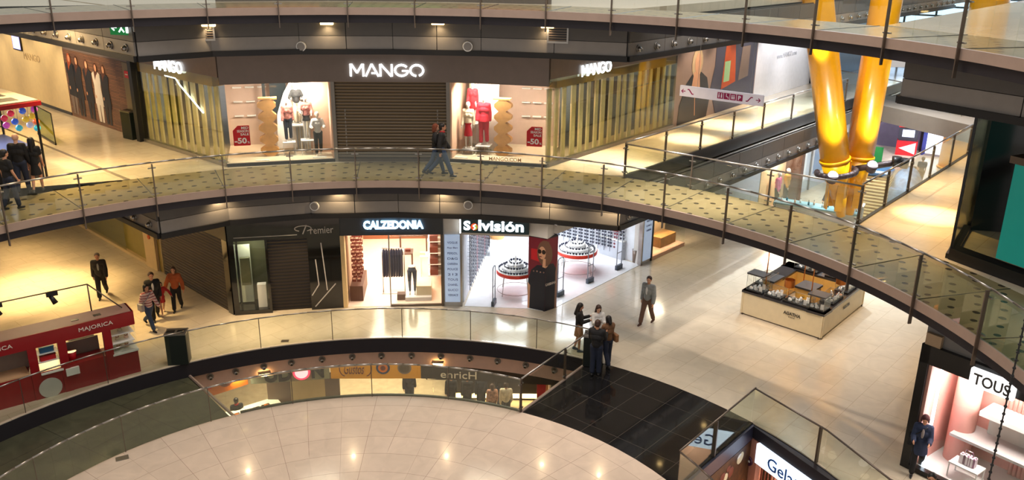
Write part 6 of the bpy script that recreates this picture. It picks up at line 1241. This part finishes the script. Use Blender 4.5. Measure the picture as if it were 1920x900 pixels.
        if sleeves:
            for sh, el_, wr, d_, sx in AR: m.cap(sh, .031 * H + g, el_, .026 * H + g).cap(el_, .026 * H + g, el_.lerp(wr, .93), .0195 * H + g)
        else:
            for sh, el_, wr, d_, sx in AR: m.cap(sh, .031 * H + g, sh.lerp(el_, .55), .029 * H + g)
        finish(m, 'jacket' if coat or jacket else 'top', top, t, vox)
        if jacket:     # lighter shirt showing in the open front
            m = MB(); m.ball(T(0, .060 * f + .014 * loose, .72), .022 * H, sc=(1, .75, 3.6), rot=Matrix.Rotation(-ld, 3, 'X')); m.build('shirt', jacket, t)
    if shoes and not mannequin:
        for hp, kn_, an_, toe, heel in legs:
            m = MB(); m.cap(heel, .025 * H, heel.lerp(toe, .55) , .023 * H).cap(heel.lerp(toe, .55), .023 * H, toe, .018 * H).cap(an_, .024 * H, heel, .025 * H); finish(m, 'shoe', shoes, t, vox * .8)
    if hair and not bald:
        m = MB(); m.ball(HV(0, -.012, .026), .060 * H, sc=(.92, 1.02, .92), rot=hr, n=14).ball(HV(0, -.028, .0), .052 * H, sc=(.96, .8, 1.0), rot=hr, n=12)
        if hairlen != 'short':
            L_ = {'long': .17, 'bob': .06}[hairlen]
            m.cap(HV(0, -.03, .0), .05 * H, HV(0, -.045, -L_), .038 * H)
            for sx in (-1, 1): m.cap(HV(sx * .042, -.006, .02), .020 * H, HV(sx * .05, -.01, -L_ * .85), .016 * H)
        # keep the face free
        finish(m, 'hair', hair, t, vox * .8)
    if not mannequin:
        m = MB(); [m.ball(HV(sx * .019, .052, .008), .0062 * H, n=6) for sx in (-1, 1)]; m.build('eyes', EYE_, t)
    if scarf: m = MB(); m.ball(T(0, .005, .84), .05 * H, sc=(1.15, 1.1, .55)); finish(m, 'scarf', scarf, t, vox)
    if bag:
        kind, bm = bag
        if kind == 'back': m = MB(); m.ball(T(0, -.12, .70), .085 * H, sc=(1, .6, 1.35)); finish(m, 'rucksack', bm, t, vox)
        else:
            sx = 1 if kind == 'right' else -1; s_ = MB(); p = T(sx * .15, -.01, .55); s_.box(p, (.07 * H, .17 * H, .15 * H), bm); o = s_.build('shoulder_bag', bm, t, bevel=.02); s_ = MB(); s_.path([T(-sx * .05, .06, .83), T(sx * .06, .085, .72), p + V(0, .05, .07)], .008 * H, bm); s_.build('bag_strap', bm, o)
    if hold: m = MB(); sh, el_, wr, d_, sx = AR[0]; m.box(wr + d_ * .06 * H + V(0, .01, 0), (.045, .02, .09), BLACK); m.build('phone', BLACK, t)
    return t
Y = lambda a: R(a)
def P_at(px, py, z): q = at(px, py, z); return (q.x, q.y, z)
NAVY = cloth('navy wool', (28, 32, 44)); CHAR = cloth('charcoal cloth', (36, 34, 34)); BLKC = cloth('black cloth', (20, 19, 21)); JEAN = cloth('blue denim', (48, 66, 96)); DJEAN = cloth('dark denim', (30, 38, 58)); BRNC = cloth('brown cloth', (110, 76, 48)); TAN = cloth('tan cloth', (150, 104, 66)); GREYC = cloth('grey knit', (138, 142, 140)); REDC = cloth('red cloth', (168, 34, 36)); ORC = cloth('rust knit', (170, 84, 40)); WHC = cloth('white cloth', (216, 214, 210)); CREAMC = cloth('cream cloth', (228, 212, 184))
STR = ribmat('pink striped knit', (150, 60, 66), (226, 196, 190), .09, .8, 0)
# shopping level
person('person in open dark jacket and grey shirt walking alone on the lower left mall', P_at(194, 558, 0), Y(-72), 1.74, hair=HG, top=CHAR, bottom=BLKC, jacket=GREYC, stride=(16, -14), knees=(6, 28), arms=((-14, 8, 18), (12, 8, 20)), loose=1.8)
person('person in dark suit jacket beside the striped jumper wearer, lower left', P_at(294, 600, 0), Y(-60), 1.76, hair=HBR, top=BLKC, bottom=BLKC, jacket=WHC, stride=(10, -12), knees=(4, 20), loose=1.3)
person('person in pink striped jumper and jeans carrying a grey bag, lower left', P_at(284, 617, 0), Y(-35), 1.66, skin=SK1, hair=HB, hairlen='bob', top=STR, bottom=JEAN, female=True, stride=(24, -22), knees=(4, 30), arms=((-18, 8, 10), (20, 10, 20)), bag=('right', cloth('grey bag', (150, 146, 150))), loose=1.3)
person('child in a short red dress walking hand in hand, lower left', P_at(307, 589, 0), Y(-55), 1.22, hair=HB, hairlen='bob', top=REDC, bottom=REDC, female=True, skirt=.14, stride=(16, -14), knees=(6, 20), arms=((10, 14, 10), (0, 42, 6)), vox=.011, shoes=PEACH)
person('person in rust orange top and dark trousers holding the child\'s hand, lower left', P_at(334, 582, 0), Y(-80), 1.66, hair=HBR, hairlen='bob', top=ORC, bottom=BLKC, female=True, stride=(14, -10), knees=(6, 20), arms=((12, 24, 10), (8, 20, 24)), loose=1.5)
person('person in grey cardigan and brown trousers walking alone across the beige floor', P_at(1212, 607, 0), Y(-128), 1.78, hair=HBR, top=GREYC, bottom=cloth('brown chinos', (104, 76, 62)), shoes=cloth('brown shoe', (80, 50, 36)), jacket=WHC, stride=(20, -14), knees=(2, 12), arms=((-10, 10, 14), (10, 14, 12)), head=(0, 18), loose=1.5)
person('person with long black hair, black top and tan skirt in the group of four', P_at(1084, 658, 0), Y(-5), 1.66, hair=HB, hairlen='long', top=BLKC, bottom=TAN, female=True, skirt=.2, stride=(3, -3), knees=(2, 12), arms=((20, 6, 90), (20, 6, 90)), head=(15, -10), shoes=cloth('blue grey boot', (70, 84, 104)))
person('person with long brown hair and white top facing us in the group of four', P_at(1118, 662, 0), Y(-80), 1.66, skin=SK2, hair=HBR, hairlen='long', top=WHC, bottom=DJEAN, female=True, stride=(2, -2), knees=(2, 4), arms=((30, 4, 85), (30, 4, 85)), head=(22, 0), hold=True)
person('person in black jacket and dark jeans seen from behind in the group of four', P_at(1116, 703, 0), Y(72), 1.80, hair=HBR, top=BLKC, bottom=DJEAN, stride=(2, -2), knees=(2, 4), arms=((25, 6, 80), (25, 6, 80)), head=(20, 0), shoes=SHOE, loose=1.7)
person('person in brown jacket with tan bag, right of the group of four', P_at(1137, 686, 0), Y(118), 1.68, hair=HB, hairlen='bob', top=BRNC, bottom=DJEAN, female=True, stride=(3, -8), knees=(2, 20), arms=((20, 6, 70), (20, 6, 80)), head=(18, 0), bag=('right', TAN), loose=1.6)
person('person in dark blue coat and grey scarf walking past the pink window', P_at(1716, 886, 0), Y(-118), 1.66, hair=cloth('dark red hair', (70, 30, 30)), hairlen='bob', top=cloth('blue coat', (34, 46, 74)), bottom=BLKC, female=True, coat=.16, stride=(18, -12), knees=(4, 20), arms=((18, 8, 70), (18, 8, 70)), head=(25, 0), jacket=cloth('grey fur', (150, 140, 136)), bag=('right', BLKC), loose=1.4)
q = at(1748, 893, 1.62); person('person at the lower picture edge before the pink window, only dark hair showing', (q.x, q.y, 0), Y(-120), 1.70, hair=HB, top=BLKC, bottom=BLKC)
# middle level
person('person in dark jacket and blue jeans walking on the middle bridge before the shutter', P_at(830, 330, Z2), Y(2), 1.74, hair=HB, top=CHAR, bottom=JEAN, stride=(22, -20), knees=(2, 22), arms=((-16, 6, 20), (14, 6, 20)), scarf=REDC, bag=('back', BLKC), loose=1.5)
person('person with reddish hair half hidden behind the walker on the middle bridge', P_at(818, 327, Z2), Y(2), 1.66, skin=SK2, hair=cloth('auburn hair', (120, 60, 36)), hairlen='bob', top=BLKC, bottom=JEAN, female=True, stride=(-18, 18), knees=(20, 2))
for (px, py, yw, h_, kw, lab) in ((74, 360, 105, 1.62, dict(hair=HB, hairlen='long', top=BLKC, bottom=BLKC, female=True, skirt=.2, sleeves=False), 'person with long black hair, black top and shorts beside the trinket kiosk'),
        (47, 364, 100, 1.78, dict(bald=True, top=BLKC, bottom=DJEAN, skin=SK2), 'bald person in a black shirt before the trinket kiosk'),
        (26, 392, 60, 1.66, dict(hair=HB, top=BLKC, bottom=DJEAN, sleeves=False), 'person with short black hair walking on the bridge deck, upper left'),
        (4, 385, 80, 1.74, dict(hair=HB, top=BLKC, bottom=BLKC), 'person in black at the very left edge of the middle level')):
    person(lab, P_at(px, py, Z2), Y(yw), h_, stride=(10, -8), knees=(2, 14), **kw)
person('person in grey shirt on the right of the pair strolling in the deep right mall', P_at(1722, 352, 0), Y(75), 1.74, hair=HB, top=cloth('grey green shirt', (96, 92, 84)), bottom=CHAR, sleeves=False, stride=(14, -10), knees=(4, 16))
person('person with a rucksack on the left of the pair strolling in the deep right mall', P_at(1702, 360, 0), Y(75), 1.70, hair=HBR, top=cloth('dull brown shirt', (108, 96, 78)), bottom=CHAR, stride=(14, -10), knees=(4, 16), bag=('back', BRNC))
q = at(1552, 412, 0); person('person in black bending over the counter at the yellow column foot', (q.x, q.y, 0), Y(-120), 1.75, hair=HB, top=BLKC, bottom=BLKC, lean=25, head=(20, 0), arms=((50, 8, 20), (50, 8, 20)))
# food hall
for px, py, Yf, h_, yw, kw, lab in ((767, 712, 30.2, 1.75, 90, dict(top=NAVY, bottom=DJEAN, hair=HB), 'person in navy top standing alone under the mustard banner'),
        (846, 720, 29.9, 1.66, 90, dict(top=BLKC, bottom=BLKC, hair=HB), 'person in black by the small menu panel in the food hall'),
        (876, 712, 29.8, 1.7, 90, dict(top=CHAR, bottom=BLKC, hair=HB), 'leftmost customer in charcoal at the dark food counter'),
        (902, 712, 29.9, 1.7, 90, dict(top=NAVY, bottom=BLKC, hair=HB), 'customer in navy, second from the left at the dark food counter'),
        (923, 722, 29.3, 1.6, 95, dict(top=cloth('flowered blouse', (176, 130, 110), .4), bottom=BRNC, hair=HBR, hairlen='bob', female=True), 'customer in a flowered blouse at the dark food counter'),
        (940, 706, 30.3, 1.78, 85, dict(top=BLKC, bottom=DJEAN, hair=HB), 'customer in black behind the cream jacket wearer at the counter'),
        (949, 716, 29.2, 1.72, 92, dict(top=CREAMC, bottom=BLKC, hair=HBR), 'customer in a cream jacket with strap, rightmost at the counter'),
        (440, 728, 27.9, 1.65, 120, dict(top=BLKC, bottom=BLKC, hair=HB, scarf=REDC), 'cook in black with red collar at the bright kitchen counter')):
    q = vp(px, py, (-12, Yf), (12, Yf)); person(lab, (q.x, q.y, Z0), Y(yw), h_, stride=(4, -4), knees=(2, 6), loose=1.4, vox=.016, **kw)
# mannequins
def mq(label, loc, yaw, **k): return person(label, loc, yaw, k.pop('h', 1.7), skin=MANQ, hair=None, mannequin=True, name='mannequin', cat='mannequin', vox=.016, **k)
PLAID = cloth('red plaid', (176, 110, 100), .5); aL = winL.rotation_euler.z - math.pi / 2; aR = winR.rotation_euler.z - math.pi / 2
KH = .78
mq('mannequin in striped pink jacket and dark trousers in the left store window', loc_of(winL, 2.02, .8, .12 + .45), aL, top=PLAID, bottom=DJEAN, h=1.45, stride=(3, -3), female=True)
mq('mannequin in a black top raised at the back of the left store window', loc_of(winL, 2.36, 1.15, .12 + .95), aL, top=BLKC, bottom=CREAMC, h=1.4, arms=((10, 25, 80), (10, 25, 80)), stride=(3, -3), female=True)
mq('mannequin in plaid shirt and black skirt on a plinth in the left store window', loc_of(winL, 2.64, .75, .12 + .5), aL, top=PLAID, bottom=BLKC, h=1.5, skirt=.1, stride=(3, -3), female=True, arms=((15, 20, 70), (10, 12, 60)))
mq('mannequin in white shirt and black trousers nearest the shutter, left store window', loc_of(winL, 2.98, .45, .12), aL, top=WHC, bottom=BLKC, h=1.5, stride=(8, -8), female=True, arms=((15, 20, 80), (15, 20, 80)))
CRIM = cloth('crimson cloth', (196, 20, 44)); DKR = cloth('deep red satin', (150, 8, 24))
mq('mannequin in white cape and deep red long dress in the right store window', loc_of(winR, .45, .7, .12 + .2), aR, top=CREAMC, bottom=DKR, h=1.6, skirt=.26, stride=(2, -2), female=True)
mq('mannequin in a crimson suit in the right store window', loc_of(winR, .95, .9, .12 + .3), aR, top=CRIM, bottom=CRIM, h=1.72, coat=.05, stride=(3, -3), loose=1.4)
mq('mannequin in dark red dress raised at the rear of the right store window', loc_of(winR, .5, 1.15, .12 + 1.0), aR, top=DKR, bottom=DKR, h=1.4, skirt=.2, stride=(2, -2), female=True)
aM = TM.rotation_euler.z - math.pi / 2; LM = 3.0
mq('mannequin in pink jumper and dark trousers in the far warm window', loc_of(TM, 1.1, -.5, .1), aM, top=cloth('pink knit', (226, 110, 160)), bottom=BLKC, h=1.85, stride=(3, -3), female=True)
mq('mannequin in mustard jacket and dark trousers in the far warm window', loc_of(TM, 2.1, -.5, .1), aM, top=cloth('mustard cloth', (186, 134, 50)), bottom=CHAR, h=1.85, stride=(3, -3), loose=1.5)
